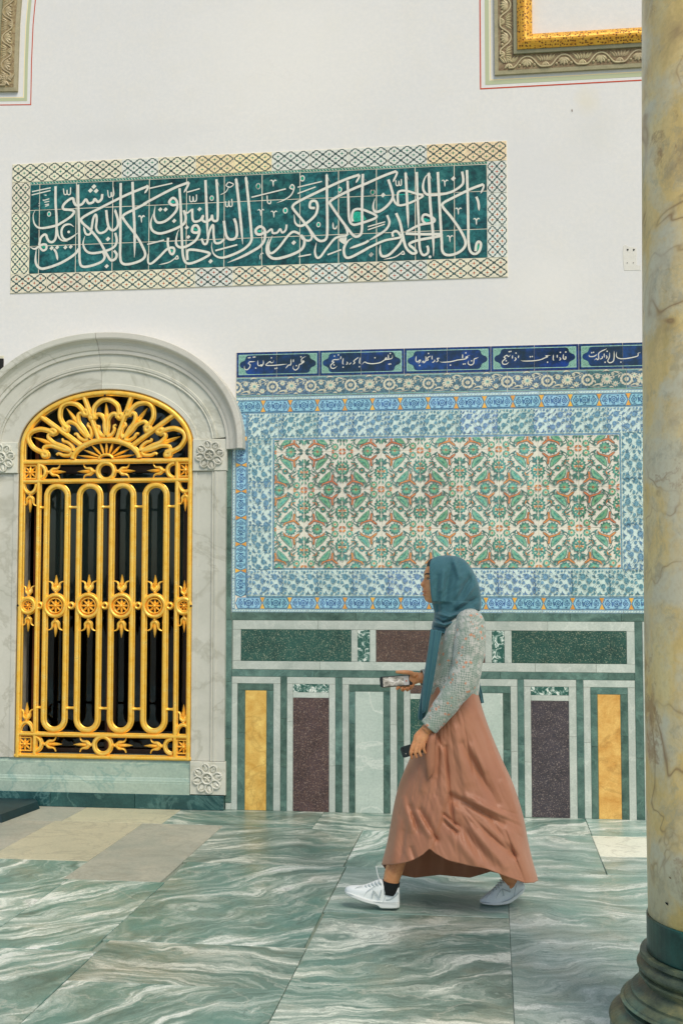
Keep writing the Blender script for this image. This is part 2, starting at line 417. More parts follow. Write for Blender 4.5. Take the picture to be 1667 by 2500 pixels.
FL_C = m_cream('floor_limestone', C(162, 162, 138), C(184, 180, 152)); FL_S = m_cream('floor_grey_stone', C(136, 142, 130), C(164, 162, 146)); FL_P = m_cream('floor_pale_stone', C(200, 202, 184), C(214, 214, 196))
FLOOR = mk('floor', [(WX0, -9.2, -.012), (WX1, -9.2, -.012), (WX1, .0, -.012), (WX0, .0, -.012)], [[0, 1, 2, 3]], plain('mortar', C(122, 134, 120), .9))
setp(FLOOR, kind='structure')
def slab(x0, x1, y0, y1, m):
    gap = .0014; b = .0022; dz = random.uniform(-.0008, .0008)
    x0 += gap; x1 -= gap; y0 += gap; y1 -= gap; jj = lambda: random.uniform(-.0015, .0015)
    cx, cy = (x0 + x1) / 2, (y0 + y1) / 2; hx, hy = (x1 - x0) / 2, (y1 - y0) / 2
    vs = [(-hx, -hy, -.03), (hx, -hy, -.03), (hx, hy, -.03), (-hx, hy, -.03)]
    top = [(-hx + jj(), -hy + jj(), -b), (hx + jj(), -hy + jj(), -b), (hx + jj(), hy + jj(), -b), (-hx + jj(), hy + jj(), -b)]
    vs += top + [(x - b * (1 if x > 0 else -1), y - b * (1 if y > 0 else -1), dz) for x, y, z in top]
    F = []
    for i in range(4):
        j = (i + 1) % 4; F += [[i, j, 4 + j, 4 + i], [4 + i, 4 + j, 8 + j, 8 + i]]
    F.append([8, 9, 10, 11])
    mk('floor_slab', vs, F, m, FLOOR, M=Matrix.Translation((cx, cy, 0)))
SL = [ # x0, x1, far, near, stone
    (-3.6, -2.69, .0, -.5, FL_S), (-2.69, -2.045, .0, -.5, FL_C), (-2.045, -1.1, .0, -.5, FL_D), (-1.1, -.28, .0, -.53, FL_D), (-.28, .572, .0, -.51, FL_G), (.572, 1.5, 0, -.51, FL_W),
    (-3.4, -2.735, -.5, -1.5, FL_S), (-2.735, -2.165, -.5, -1.5, FL_C), (-2.165, -1.655, -.5, -1.88, FL_S), (-1.655, -.79, -.5, -1.45, FL_D), (-.79, .06, -.53, -1.44, FL_G), (.06, .57, -.51, -1.44, FL_W),
    (.57, 1.4, -.51, -1.03, FL_P), (.57, 1.4, -1.03, -1.44, FL_W),
    (-2.95, -2.13, -1.5, -2.98, FL_G), (-2.13, -1.63, -1.88, -2.98, FL_G), (-1.63, -.775, -1.45, -2.825, FL_G), (-.775, .062, -1.44, -2.29, FL_W), (.062, 1.0, -1.44, -4.3, FL_W),
    (-2.6, -1.6, -2.98, -4.3, FL_G), (-1.6, -.765, -2.825, -3.325, FL_D), (-1.6, -.765, -3.325, -4.3, FL_G), (-.765, .062, -2.29, -4.3, FL_D)]
for (x0, x1, ya, yb, m) in SL: slab(x0, x1, yb, ya, m)
mats = [FL_G, FL_W, FL_D, FL_G, FL_S]
def fillrow(x0, x1, ya, yb):
    x = x0
    while x < x1 - .05:
        w = random.uniform(.55, 1.1); xe = min(x1, x + w)
        if x1 - xe < .3: xe = x1
        slab(x, xe, yb, ya, random.choice(mats)); x = xe
for (x0, x1, ya, yb) in ((WX0, -3.6, 0, -.5), (WX0, -3.4, -.5, -1.5), (WX0, -2.95, -1.5, -2.98), (WX0, -2.6, -2.98, -4.3), (1.5, WX1, 0, -.51), (1.4, WX1, -.51, -1.44), (1.0, WX1, -1.44, -2.9), (1.0, WX1, -2.9, -4.3),
                         (WX0, WX1, -4.3, -5.4), (WX0, WX1, -5.4, -6.6), (WX0, WX1, -6.6, -7.9), (WX0, WX1, -7.9, -9.2)):
    fillrow(x0, x1, ya, yb)
gm = stone('courtyard_gravel', C(120, 122, 112), C(150, 148, 134), scale=2, rough=.9)
gr = mk('ground', [(-400, -400, -.16), (400, -400, -.16), (400, 400, -.16), (-400, 400, -.16)], [[0, 1, 2, 3]], gm); setp(gr, kind='structure')
# ------------------------------------------------------------------ inscription panel
INS = thing('inscription_panel', 'long dark teal tiled panel with large white Arabic inscription above the window', 'tile panel', (U(633, 540), 0, V_(633, 540)))
ML_CREAM = [glaze('lattice_cream', C(214, 208, 182), .10, rnd=.06), glaze('lattice_white', C(206, 208, 196), .08, rnd=.06), glaze('lattice_ochre', C(222, 202, 160), .12, rnd=.05)]
ML_LINE = [glaze('lattice_teal', C(70, 118, 120), .25), glaze('lattice_grey', C(118, 136, 124), .25), glaze('lattice_dark', C(58, 88, 84), .25), glaze('lattice_pale', C(160, 160, 140), .2)]
ML_DOT = [glaze('dot_red', C(172, 84, 36), .25), glaze('dot_green', C(40, 118, 92), .25)]
ML_EDGE = glaze('lattice_outline', C(58, 80, 72), .2)
GROUT = plain('grout', C(214, 206, 186), .8)
M_TEAL = None
def m_teal():
    t = NT('teal_glaze'); v = t.coord(rnd=30.0)
    w = t.vmath('ADD', v, t.vmath('SCALE', t.vmath('SUBTRACT', t.noise(v, 14, 3, .6, 0, 1), (.5, .5, .5)), sc=.10))
    f = t.noise(w, 26, 6, .68); f2 = t.noise(v, 7, 3, .6)
    k = t.math('ADD', t.math('MULTIPLY', f, .65), t.math('MULTIPLY', f2, .35))
    c = t.ramp(k, [(.36, C(6, 38, 36)), (.47, C(12, 68, 66)), (.56, C(28, 94, 90)), (.68, C(56, 120, 112))])
    c = t.hsv(c, t.rv(.485, .51), 1.0, t.rv(.72, 1.12)); t.bump(t.noise(v, 9, 2), .05, .01)
    return t.out(c, .16, .5)
M_TEAL = m_teal()
M_SCRIPT = glaze('script_white', C(206, 204, 190), .06, rnd=.03)
M_JEWEL = glaze('turquoise_fill', C(24, 158, 130), .22, rnd=.12)
M_ROPE = glaze('rope_green', C(38, 120, 100), .2); M_ROPEW = glaze('rope_white', C(190, 196, 176), .1)
M_GOLDL = glaze('script_outline', C(120, 110, 70), .2)

def quatre(w, h, c, rx, ry):
    P = []
    for i in range(24):
        a = 2 * math.pi * i / 24; k = .66 + .34 * abs(math.cos(2 * a)) ** 1.1
        P.append((max(-w / 2 + .0012, min(w / 2 - .0012, c[0] + rx * k * math.cos(a))), max(-h / 2 + .0012, min(h / 2 - .0012, c[1] + ry * k * math.sin(a)))))
    return P
def lattice_mesh(w, h, cr, ln, dt, nx, ny, ox, oy, half=False):
    """one border tile: cream quatrefoils between crossing lines, a dot in each"""
    g = G(); g.slab(-w / 2, -h / 2, w / 2, h / 2, 0, .006, .0012, 1, 0)
    px, py = w / nx, h / ny
    for i in range(-2, nx * 2 + 3):
        for j in range(-2, ny * 2 + 3):
            if (i + j) % 2: continue
            x = (i / 2 + ox) * px - w / 2; y = (j / 2 + oy) * py - h / 2
            if abs(x) > w / 2 + px * .42 or abs(y) > h / 2 + py * .42: continue
            g.poly(quatre(w, h, (x, y), px * .47, py * .47), .0065, 3)
            g.poly(quatre(w, h, (x, y), px * .385, py * .385), .0069, 0)
            if abs(x) < w / 2 - .008 and abs(y) < h / 2 - .008:
                s_ = .0072; g.poly([(x - s_, y), (x, y - s_), (x + s_, y), (x, y + s_)], .0075, 2)
                g.poly([(x - s_ * 1.7, y - .0013), (x + s_ * 1.7, y - .0013), (x + s_ * 1.7, y + .0013), (x - s_ * 1.7, y + .0013)], .0074, 2)
                g.poly([(x - .0013, y - s_ * 1.7), (x + .0013, y - s_ * 1.7), (x + .0013, y + s_ * 1.7), (x - .0013, y + s_ * 1.7)], .0073, 2)
    return g
_lat = {}
def lattice(u0, v0, u1, v1, cr, ln, dt, nx, ny, parent, half=.5):
    w, h = u1 - u0 - .002, v1 - v0 - .002; key = (round(w, 3), round(h, 3), cr, ln, dt, nx, ny, half)
    if key not in _lat:
        _lat[key] = lattice_mesh(w, h, cr, ln, dt, nx, ny, half, half).mesh('lattice_tile', [ML_CREAM[cr], ML_LINE[ln], ML_DOT[dt], ML_EDGE])
    link('lattice_tile', _lat[key], parent, onwall((u0 + u1) / 2, (v0 + v1) / 2, random.uniform(0, .0008), 0.0, .005))
iu0, iu1 = (U(31, 402) + U(28, 715)) / 2, (U(1235, 345) + U(1239, 678)) / 2
iv0, iv1 = (V_(28, 715) + V_(1239, 678)) / 2, (V_(31, 402) + V_(1235, 345)) / 2
fu0, fu1 = (U(75, 450) + U(72, 668)) / 2, (U(1188, 398) + U(1190, 632)) / 2
fv0, fv1 = (V_(72, 668) + V_(1190, 632)) / 2, (V_(75, 446) + V_(1188, 394)) / 2
g = G(); g.slab(iu0 - .002, iv0 - .002, iu1 + .002, iv1 + .002, 0, .0046); g.wall('mortar_bed', GROUT, INS)
# border of lattice tiles
rnd = random.Random(4)
def row(u0, u1, v0, v1, pref, dots, n):
    st = (u1 - u0) / n
    for i in range(n):
        cr, ln = pref[i % len(pref)]
        lattice(u0 + i * st, v0, u0 + (i + 1) * st, v1, cr, ln, dots, 3, 2, INS)
row(iu0, iu1, fv1, iv1, [(0, 1), (0, 1), (0, 2), (1, 0), (0, 2), (2, 3), (2, 1), (1, 1), (1, 2), (1, 0), (1, 0), (2, 2), (2, 3)], 1, 13)
row(iu0, iu1, iv0, fv0, [(0, 0), (0, 1), (0, 0), (0, 0), (0, 0), (1, 2), (0, 0), (0, 0), (1, 0), (0, 2), (1, 1), (0, 0), (0, 2)], 0, 13)
for k in range(3):
    a, b = fv0 + (fv1 - fv0) * k / 3, fv0 + (fv1 - fv0) * (k + 1) / 3
    lattice(iu0, a, fu0, b, 0, (0, 1, 1)[k], 1, 2, 3, INS); lattice(fu1, a, iu1, b, 1, (0, 1, 0)[k], 0, 2, 3, INS)
# field of teal tiles
cuts = [fu0] + [U(x, 540) for x in (97.5, 187, 276, 365, 456, 548, 640, 732.5, 826.5, 919, 1013.5, 1109)] + [fu1]
def vrow(yl, yr): return (V_(97, yl) + V_(1150, yr)) / 2
rows = [fv0, vrow(598, 564), vrow(511.5, 470.5), fv1 - .018]
for i in range(len(cuts) - 1):
    for j in range(3):
        g = G(); q = .0024; g.slab(cuts[i] + q, rows[j] + q, cuts[i + 1] - q, rows[j + 1] - q, 0, .0062 + random.uniform(0, .0008)); g.wall('teal_tile', M_TEAL, INS)
    # rope edging along the top, one strip to each tile
    g = G(); a, b, v0, v1 = cuts[i] + .001, cuts[i + 1] - .001, fv1 - .017, fv1 - .001
    g.slab(a, v0, b, v1, 0, .006, .001, 0); k = 0; n = max(2, int((b - a) / .021))
    for k in range(n):
        x = a + (b - a) * (k + .25) / n; g.poly([(x, v0 + .002), (x + .008, v0 + .002), (x - .001 + .008 - .009, v1 - .002), (x - .009 + .0, v1 - .002)] if k else [(x, v0 + .002), (x + .006, v0 + .002), (x, v1 - .002)], .0064, 1)
    g.wall('rope_edging', [M_ROPE, M_ROPEW], INS)

# ---- the writing: strokes of white glaze, traced letter by letter
ORG = {1: (60, 420), 2: (340, 410), 3: (620, 400), 4: (900, 380)}; SC = 5.2267
def Q(c, x, y): return W(ORG[c][0] + x / SC, ORG[c][1] + y / SC)
PXM = U(640, 540) - U(639, 540)          # metres to a pixel of the photograph there
STROKES = """1|14|0|105,255 345,205
1|14|0|100,297 340,240
1|13|0|290,300 240,305 220,335 250,365 325,345
1|12|0|190,405 325,378
1|12|0|190,438 322,412
1|12|0|205,470 322,425
1|30|0|405,185 405,400 416,560 418,700 408,840 370,895 325,890 298,850 285,810 255,805 215,850 196,940
1|28|2|195,955 240,928 285,935 285,985 245,1005 212,975 195,955 140,985 75,960
1|31|2|1000,285 990,350 945,385 905,350 880,390 825,402 790,355 740,415 670,428 640,390 625,340 565,365 503,430 510,478 600,488 640,512 600,572 480,652 400,690 220,720 140,670 120,560 150,485
1|14|0|505,215 515,285 545,287 552,235 558,287 592,285 597,200
1|13|0|1068,235 1080,318 1108,318 1114,262 1125,318 1148,290 1138,200
1|30|0|692,165 695,400 703,640 708,900 712,1130 745,1208 850,1202 985,1152 1030,1090 1010,1022
1|32|2|700,985 640,1060 480,1160 300,1226 205,1230 152,1150 160,980
1|28|3|640,705 590,672 520,684 482,745 492,830 545,868 620,832 692,778
1|20|3|425,700 438,810 480,872 560,890
1|28|2|385,985 415,1040 432,1130
1|31|0|1568,190 1300,300 1000,450 765,575 738,640 850,745 960,880 1050,1040 1108,1128 1165,1112 1183,1055 1150,1005
1|31|0|1050,490 1068,650 1092,722 1140,748 1193,700 1200,620 1165,495
1|28|0|1088,690 1040,760 965,782 922,722 930,610 918,548 885,600 862,740
1|26|2|862,765 835,800 790,790 762,700
1|31|0|1235,145 1232,500 1230,900 1228,1080 1255,1168 1350,1178 1495,1130 1548,1055 1500,930 1420,800 1275,610 1278,550 1400,485 1568,400
1|32|2|1385,130 1395,400 1410,700 1412,1000 1408,1095
1|29|2|1165,780 1185,880 1150,960 1040,1012 880,1040 795,1010 756,920 780,820
2|31|0|60,468 200,390 450,262 600,203 640,190
2|26|2|640,190 622,240 575,320
2|30|0|105,242 118,226
2|24|2|110,225 116,262 75,330
2|16|0|140,265 430,200
2|15|0|615,315 778,270
2|30|0|520,265 535,500 545,760 555,1000 568,1140 605,1215 680,1218 820,1160 905,1097 780,1060 650,1048 618,1085 622,1180
2|31|2|485,472 430,478 388,440 435,388 482,425 490,520 440,600 340,682 240,700 197,620 212,480
2|31|2|575,545 600,640 570,722 440,792 280,840 182,808 152,720 182,590
2|20|0|575,550 615,580 675,535
2|29|0|682,525 686,650 715,690 785,670 820,615 812,670 860,692 920,655 935,612 945,670 985,682 1006,640 1006,400 990,150
2|31|2|850,160 860,400 872,700 872,890
2|14|0|650,360 655,428 688,430 693,372 702,430 735,418 737,345
2|31|2|770,815 730,832 682,815 692,752 740,738 770,785 766,855 720,932 620,1000 530,1018 477,970 490,850 515,790
2|29|2|375,895 372,980 398,1080 432,1105 455,1060 435,1022 360,1042 260,1142 165,1222 122,1212 116,1130 128,1090
2|18|0|110,980 325,925
2|14|1|255,1240 380,1210 460,1160 490,1125 503,1160 468,1168
2|28|0|800,905 830,972 868,962 890,860 912,785 948,735 955,870 975,958 1035,960 1090,915
2|32|0|1085,680 1110,850 1150,912 1220,908 1252,850 1240,722 1215,650
2|33|2|1240,145 1270,400 1305,750 1325,980
2|31|2|1365,125 1400,450 1432,800 1432,935 1350,1032 1200,1110 1055,1150 962,1110 930,1020 935,950
2|20|0|975,1060 1255,985
2|13|0|1145,185 1115,228 1160,252 1207,215 1150,186
2|11|2|1152,240 1110,310 1035,350
2|13|0|1105,430 1112,492 1140,494 1150,425 1158,492 1190,485 1185,400
3|16|0|-28,432 410,325
3|32|2|132,880 90,905 40,898 27,850 80,805 138,845 142,960 90,1050 0,1110 -150,1190 -333,1267
3|25|0|420,780 408,850 365,882 338,838 300,882 245,888 228,840 165,885
3|29|2|590,900 505,872 430,932 330,1062 242,1140 197,1128 192,1040 240,920
3|33|2|605,915 645,975 632,1065 560,1130 400,1192 262,1214 182,1160 166,1060 200,940
3|31|0|1345,145 1150,212 800,372 560,492 497,547 515,595 620,722 740,882 800,962 860,990 922,960 938,850 935,500 930,145
3|24|2|1345,145 1340,180 1300,250
3|25|0|690,810 742,930 705,985 625,962 600,910
3|31|2|780,570 718,560 728,490 790,482 815,550 790,652 700,742 600,798 532,760 515,650
3|16|2|500,330 462,312 490,270 516,310 480,400 400,460 295,505
3|15|0|560,305 870,230
3|15|0|560,385 790,300
3|17|0|570,1190 730,1160
3|18|0|940,1165 1115,1100
3|14|0|170,410 180,500 212,512 220,480
3|18|3|1010,750 1015,822 1045,830 1062,790
3|31|0|1463,245 1250,332 1050,432 972,490 985,535 1100,702 1190,822 1262,912 1312,935 1364,900 1380,800 1380,500 1390,135
3|24|0|1160,790 1192,870 1180,920 1100,930
3|29|0|1195,220 1205,450 1215,700 1260,778 1350,768 1565,685 1450,612 1340,582 1272,602 1250,680 1262,742
3|27|2|1110,930 1030,962 930,1082 850,1190 802,1198 780,1120 800,1010
3|31|2|1463,1075 1400,1112 1225,1200 1162,1180 1150,1080 1200,990 1262,950
3|29|2|1463,985 1400,1020 1220,1085
4|31|0|-10,352 200,260 352,205
4|24|2|352,205 358,240 308,345
4|31|2|250,310 290,430 308,535 250,632 150,710 80,718 58,650 80,550
4|26|0|308,535 342,610 400,640 520,610 690,522 600,490 480,455 395,460 370,505 376,650
4|14|0|-10,912 210,850
4|14|0|-10,952 205,880
4|13|0|345,320 352,382 380,384 385,330 394,384 416,375 415,305
4|31|2|470,225 485,500 500,800 505,930
4|29|0|612,215 625,600 640,900 650,1180 692,1272 750,1250 758,1195 745,1155
4|29|1|770,222 712,300 692,420 742,500 880,505 1050,470 1178,390 1205,320 1190,210
4|33|2|765,228 775,450 790,700 815,950 825,1150 825,1290
4|31|0|880,215 895,500 915,850 930,1100 938,1220 992,1272 1100,1260 1198,1200 1234,1112 1180,980 1060,802 948,665 952,610 1080,540 1300,432 1460,372
4|22|2|1460,372 1462,410 1425,490
4|30|0|1250,190 1260,500 1268,900 1270,1100 1292,1220 1350,1260 1408,1222 1428,1135 1400,1102 1370,1140 1360,1225
4|28|2|1370,530 1395,600 1405,710
4|29|0|720,872 685,830 692,770 740,760 835,815 810,860 650,890 482,978
4|31|0|470,1000 700,1008 910,1008 890,1035 650,1080 535,1118 525,1150 585,1200 605,1245 545,1248 472,1170 430,1000 400,860 350,740
4|28|2|235,765 265,860 220,950 105,1030 0,1090
4|27|0|310,1040 305,992 350,967 395,1010 395,1050 200,1090 0,1180
4|31|2|430,1060 380,1150 262,1268 175,1288 146,1230 150,1140
4|14|1|190,1330 330,1300 410,1250 440,1225 452,1262 415,1262"""
dd = .0074
def letter(g, name='calligraphy_stroke', mats=None):
    g.wall(name, mats or M_SCRIPT, INS)
for ln_ in STROKES.splitlines():
    c, w, tp, pts = ln_.split('|'); c = int(c); pts = [tuple(map(float, p.split(','))) for p in pts.split()]
    g = G(); g.stroke([Q(c, *p) for p in pts], float(w) / SC * PXM * 1.04, dd, 0, int(tp), 7, .0005); dd += .00003; letter(g)
def dia(c, x, y, s):
    g = G(); g.poly([Q(c, x - s, y + s * .1), Q(c, x - s * .1, y + s), Q(c, x + s, y - s * .1), Q(c, x + s * .1, y - s)], .0072); letter(g, 'diamond_dot')
for c, x, y, s in ((1, 893, 190, 32), (1, 850, 240, 32), (1, 922, 245, 32), (1, 355, 975, 29), (1, 425, 965, 28), (1, 530, 965, 27), (1, 598, 958, 27), (1, 1072, 858, 31), (1, 1055, 1205, 29), (2, 275, 535, 29), (2, 342, 535, 29), (2, 452, 680, 29), (2, 775, 530, 29), (2, 612, 765, 29), (2, 632, 885, 27), (2, 915, 1195, 30), (3, 510, 1010, 31), (3, 1495, 1162, 32), (4, 183, 508, 32), (4, 1078, 297, 32), (4, 30, 1266, 30)): dia(c, x, y, s)
for c, x, y in ((1, 572, 768), (4, 780, 1295)):
    g = G(); g.ell(Q(c, x, y), 18 / SC * PXM, 18 / SC * PXM, .0072); letter(g, 'round_dot')
for c, x, y, r in ((1, 322, 540, 27), (2, 930, 390, 28), (2, 1520, 240, 30), (3, 620, 190, 32), (3, 58, 290, 32), (3, 403, 600, 31), (3, 825, 780, 27), (3, 1095, 335, 30), (3, 1515, 365, 30), (4, 50, 470, 30)):
    g = G(); k = PXM / SC; q = Q(c, x, y); g.ell(q, r * k, r * 1.25 * k, .0071, 0, 18); g.ell(q, r * .62 * k, r * .8 * k, .0076, 1, 14); letter(g, 'ring_mark', [M_SCRIPT, M_JEWEL])
for c, x, y in ((1, 1500, 600), (3, 250, 245), (3, 92, 620), (3, 258, 640), (3, 83, 1175), (4, 970, 350), (4, 1142, 706), (4, 1372, 838), (4, 1035, 1058), (2, 35, 645)):
    g = G(); k = PXM / SC
    g.stroke([Q(c, x - 44, y - 20), Q(c, x - 22, y - 32), Q(c, x - 4, y - 8), Q(c, x, y + 52)], 15 * k, .0071, 0, 3, 5, .0003); g.stroke([Q(c, x - 2, y), Q(c, x + 20, y - 32), Q(c, x + 44, y - 22)], 14 * k, .0076, 0, 3, 5, .0003); letter(g, 'bird_mark')
for c, x, y in ((2, 850, 140), (2, 990, 130), (2, 1240, 125), (2, 1365, 105), (3, 930, 125), (3, 1390, 110), (4, 470, 205), (4, 768, 208), (1, 1390, 115), (1, 1165, 470)):
    g = G(); g.poly([Q(c, x - 17, y + 40), Q(c, x + 14, y + 60), Q(c, x + 44, y + 122), Q(c, x + 10, y + 30), Q(c, x, y)], .0071); letter(g, 'letter_serif')
for c, pts in ((1, '228,962 255,945 288,965 258,980'), (2, '400,435 430,415 465,440 430,455'), (2, '628,1090 700,1076 848,1105 740,1168 632,1190'), (2, '680,785 715,768 750,800 720,802'), (2, '392,1042 425,1048 445,1075 415,1075'), (2, '1122,225 1150,200 1180,225 1150,240'), (3, '40,862 70,848 105,868 70,878'),
               (3, '715,515 760,505 800,550 745,535'), (3, '1272,632 1340,616 1500,680 1380,726 1272,738'), (3, '1105,935 1180,930 1165,1028 1090,985'), (4, '388,482 465,478 462,502 384,506'), (4, '470,492 545,492 470,506'), (4, '698,805 740,808 782,832 720,850'), (4, '1365,1165 1390,1130 1415,1150 1400,1200 1362,1225'), (3, '470,290 490,280 506,305 480,312')):
    g = G(); P = [Q(c, *map(float, p.split(','))) for p in pts.split()]; m = M_SCRIPT if pts.startswith('1105') else M_JEWEL
    P2 = [tuple(p) for p in catmull(P, 4, True)]; g.poly(P2, .0068 if m is M_JEWEL else .0071); letter(g, 'turquoise_fill' if m is M_JEWEL else 'calligraphy_stroke', m)
# ------------------------------------------------------------------ blue tile panel
TP = thing('tile_panel', 'large blue and white flowered tile panel with navy script cartouches behind the woman', 'tile panel', (U(1070, 1180), 0, V_(1070, 1495)))
T_NAVY = glaze('navy_glaze', C(22, 56, 104), .35, rnd=.25); 
def m_cart():
    t = NT('cartouche_glaze'); v = t.coord(rnd=30.0); f = t.math('ADD', t.math('MULTIPLY', t.noise(v, 26, 5, .65), .5), t.math('MULTIPLY', t.noise(v, 6, 3), .5))
    c = t.ramp(f, [(.38, C(10, 34, 46)), (.50, C(14, 44, 78)), (.62, C(18, 62, 124))]); return t.out(t.hsv(c, t.rv(.49, .51), 1, t.rv(.8, 1.15)), .15, .5)
T_CART = m_cart()
T_TURQ = glaze('pale_turquoise', C(150, 190, 172), .14, rnd=.08); T_SPAN = glaze('spandrel_green', C(124, 168, 148), .3, rnd=.10, scale=220)
T_WHITE = glaze('tile_white', C(196, 206, 200), .06, rnd=.05); T_PALE = glaze('tile_paleblue', C(196, 214, 206), .06, rnd=.05, huev=.02)
T_BLUE = glaze('flower_blue', C(120, 162, 176), .2, rnd=.15, huev=.025); T_DBLUE = glaze('flower_darkblue', C(94, 134, 160), .3, rnd=.2, huev=.03)
T_HEX = glaze('hexagon_blue', C(142, 190, 206), .14, rnd=.12, huev=.015); T_HEXL = glaze('hexagon_line', C(84, 130, 160), .2, rnd=.15); T_HEXD = glaze('hexagon_flower', C(66, 106, 146), .25, rnd=.2)
T_OR = glaze('orange_triangle', C(232, 164, 70), .14, rnd=.15); T_LINE = glaze('guard_blue', C(112, 152, 172), .2)
F_W = glaze('field_white', C(212, 208, 192), .05, rnd=.04); F_W.node_tree.nodes['Principled BSDF'].inputs['Roughness'].default_value = .13
F_G = glaze('field_green', C(84, 152, 132), .3, rnd=.22, huev=.03); F_D = glaze('field_darkgreen', C(78, 124, 116), .3, rnd=.25, huev=.03); F_O = glaze('field_orange', C(200, 128, 80), .22, rnd=.15)
F_L = glaze('field_outline', C(84, 106, 102), .2, rnd=.2); F_P = glaze('field_leafgreen', C(122, 172, 138), .2, rnd=.15, huev=.03)
B_C = glaze('band_cream', C(200, 194, 170), .15, rnd=.08); B_N = glaze('band_ground', C(84, 116, 130), .3, rnd=.3, huev=.05)

tu0 = U(567.5, 1350); tu1 = U(1622, 1200); hexl = U(576, 1250); 
vT = (V_(578, 859) + V_(1560, 838)) / 2; vC = (V_(580, 920.5) + V_(1560, 902)) / 2; vF = (V_(580, 967) + V_(1540, 954)) / 2
vH1 = (V_(590, 976.5) + V_(1540, 963)) / 2; vH0 = (V_(590, 1003.6) + V_(1540, 994)) / 2
vB1 = (V_(610, 1006) + V_(1540, 997)) / 2; vB0 = (V_(640, 1068) + V_(1500, 1060)) / 2
fT = (V_(672, 1071) + V_(1505, 1065)) / 2; fB = (V_(672, 1387) + V_(1505, 1386.5)) / 2
bB1 = (V_(672, 1391) + V_(1505, 1390)) / 2; bB0 = (V_(640, 1455.5) + V_(1540, 1455.5)) / 2
hB1 = (V_(600, 1459) + V_(1540, 1459)) / 2; hB0 = (V_(600, 1487) + V_(1540, 1487.5)) / 2; vBot = (V_(600, 1496) + V_(1540, 1497)) / 2
uF0, uF1 = U(670, 1230), U(1512.5, 1230); uBl0, uBl1 = U(606, 1230), U(666, 1230); uHl0, uHl1 = U(576, 1230), U(602.5, 1230)
uBr0, uBr1 = U(1516, 1230), U(1577, 1230); uHr0, uHr1 = U(1581, 1230), U(1608, 1230)
g = G(); g.slab(uHl0 - .004, vBot, uHr1 + .03, vT, 0, .004); g.wall('mortar_bed', GROUT, TP)

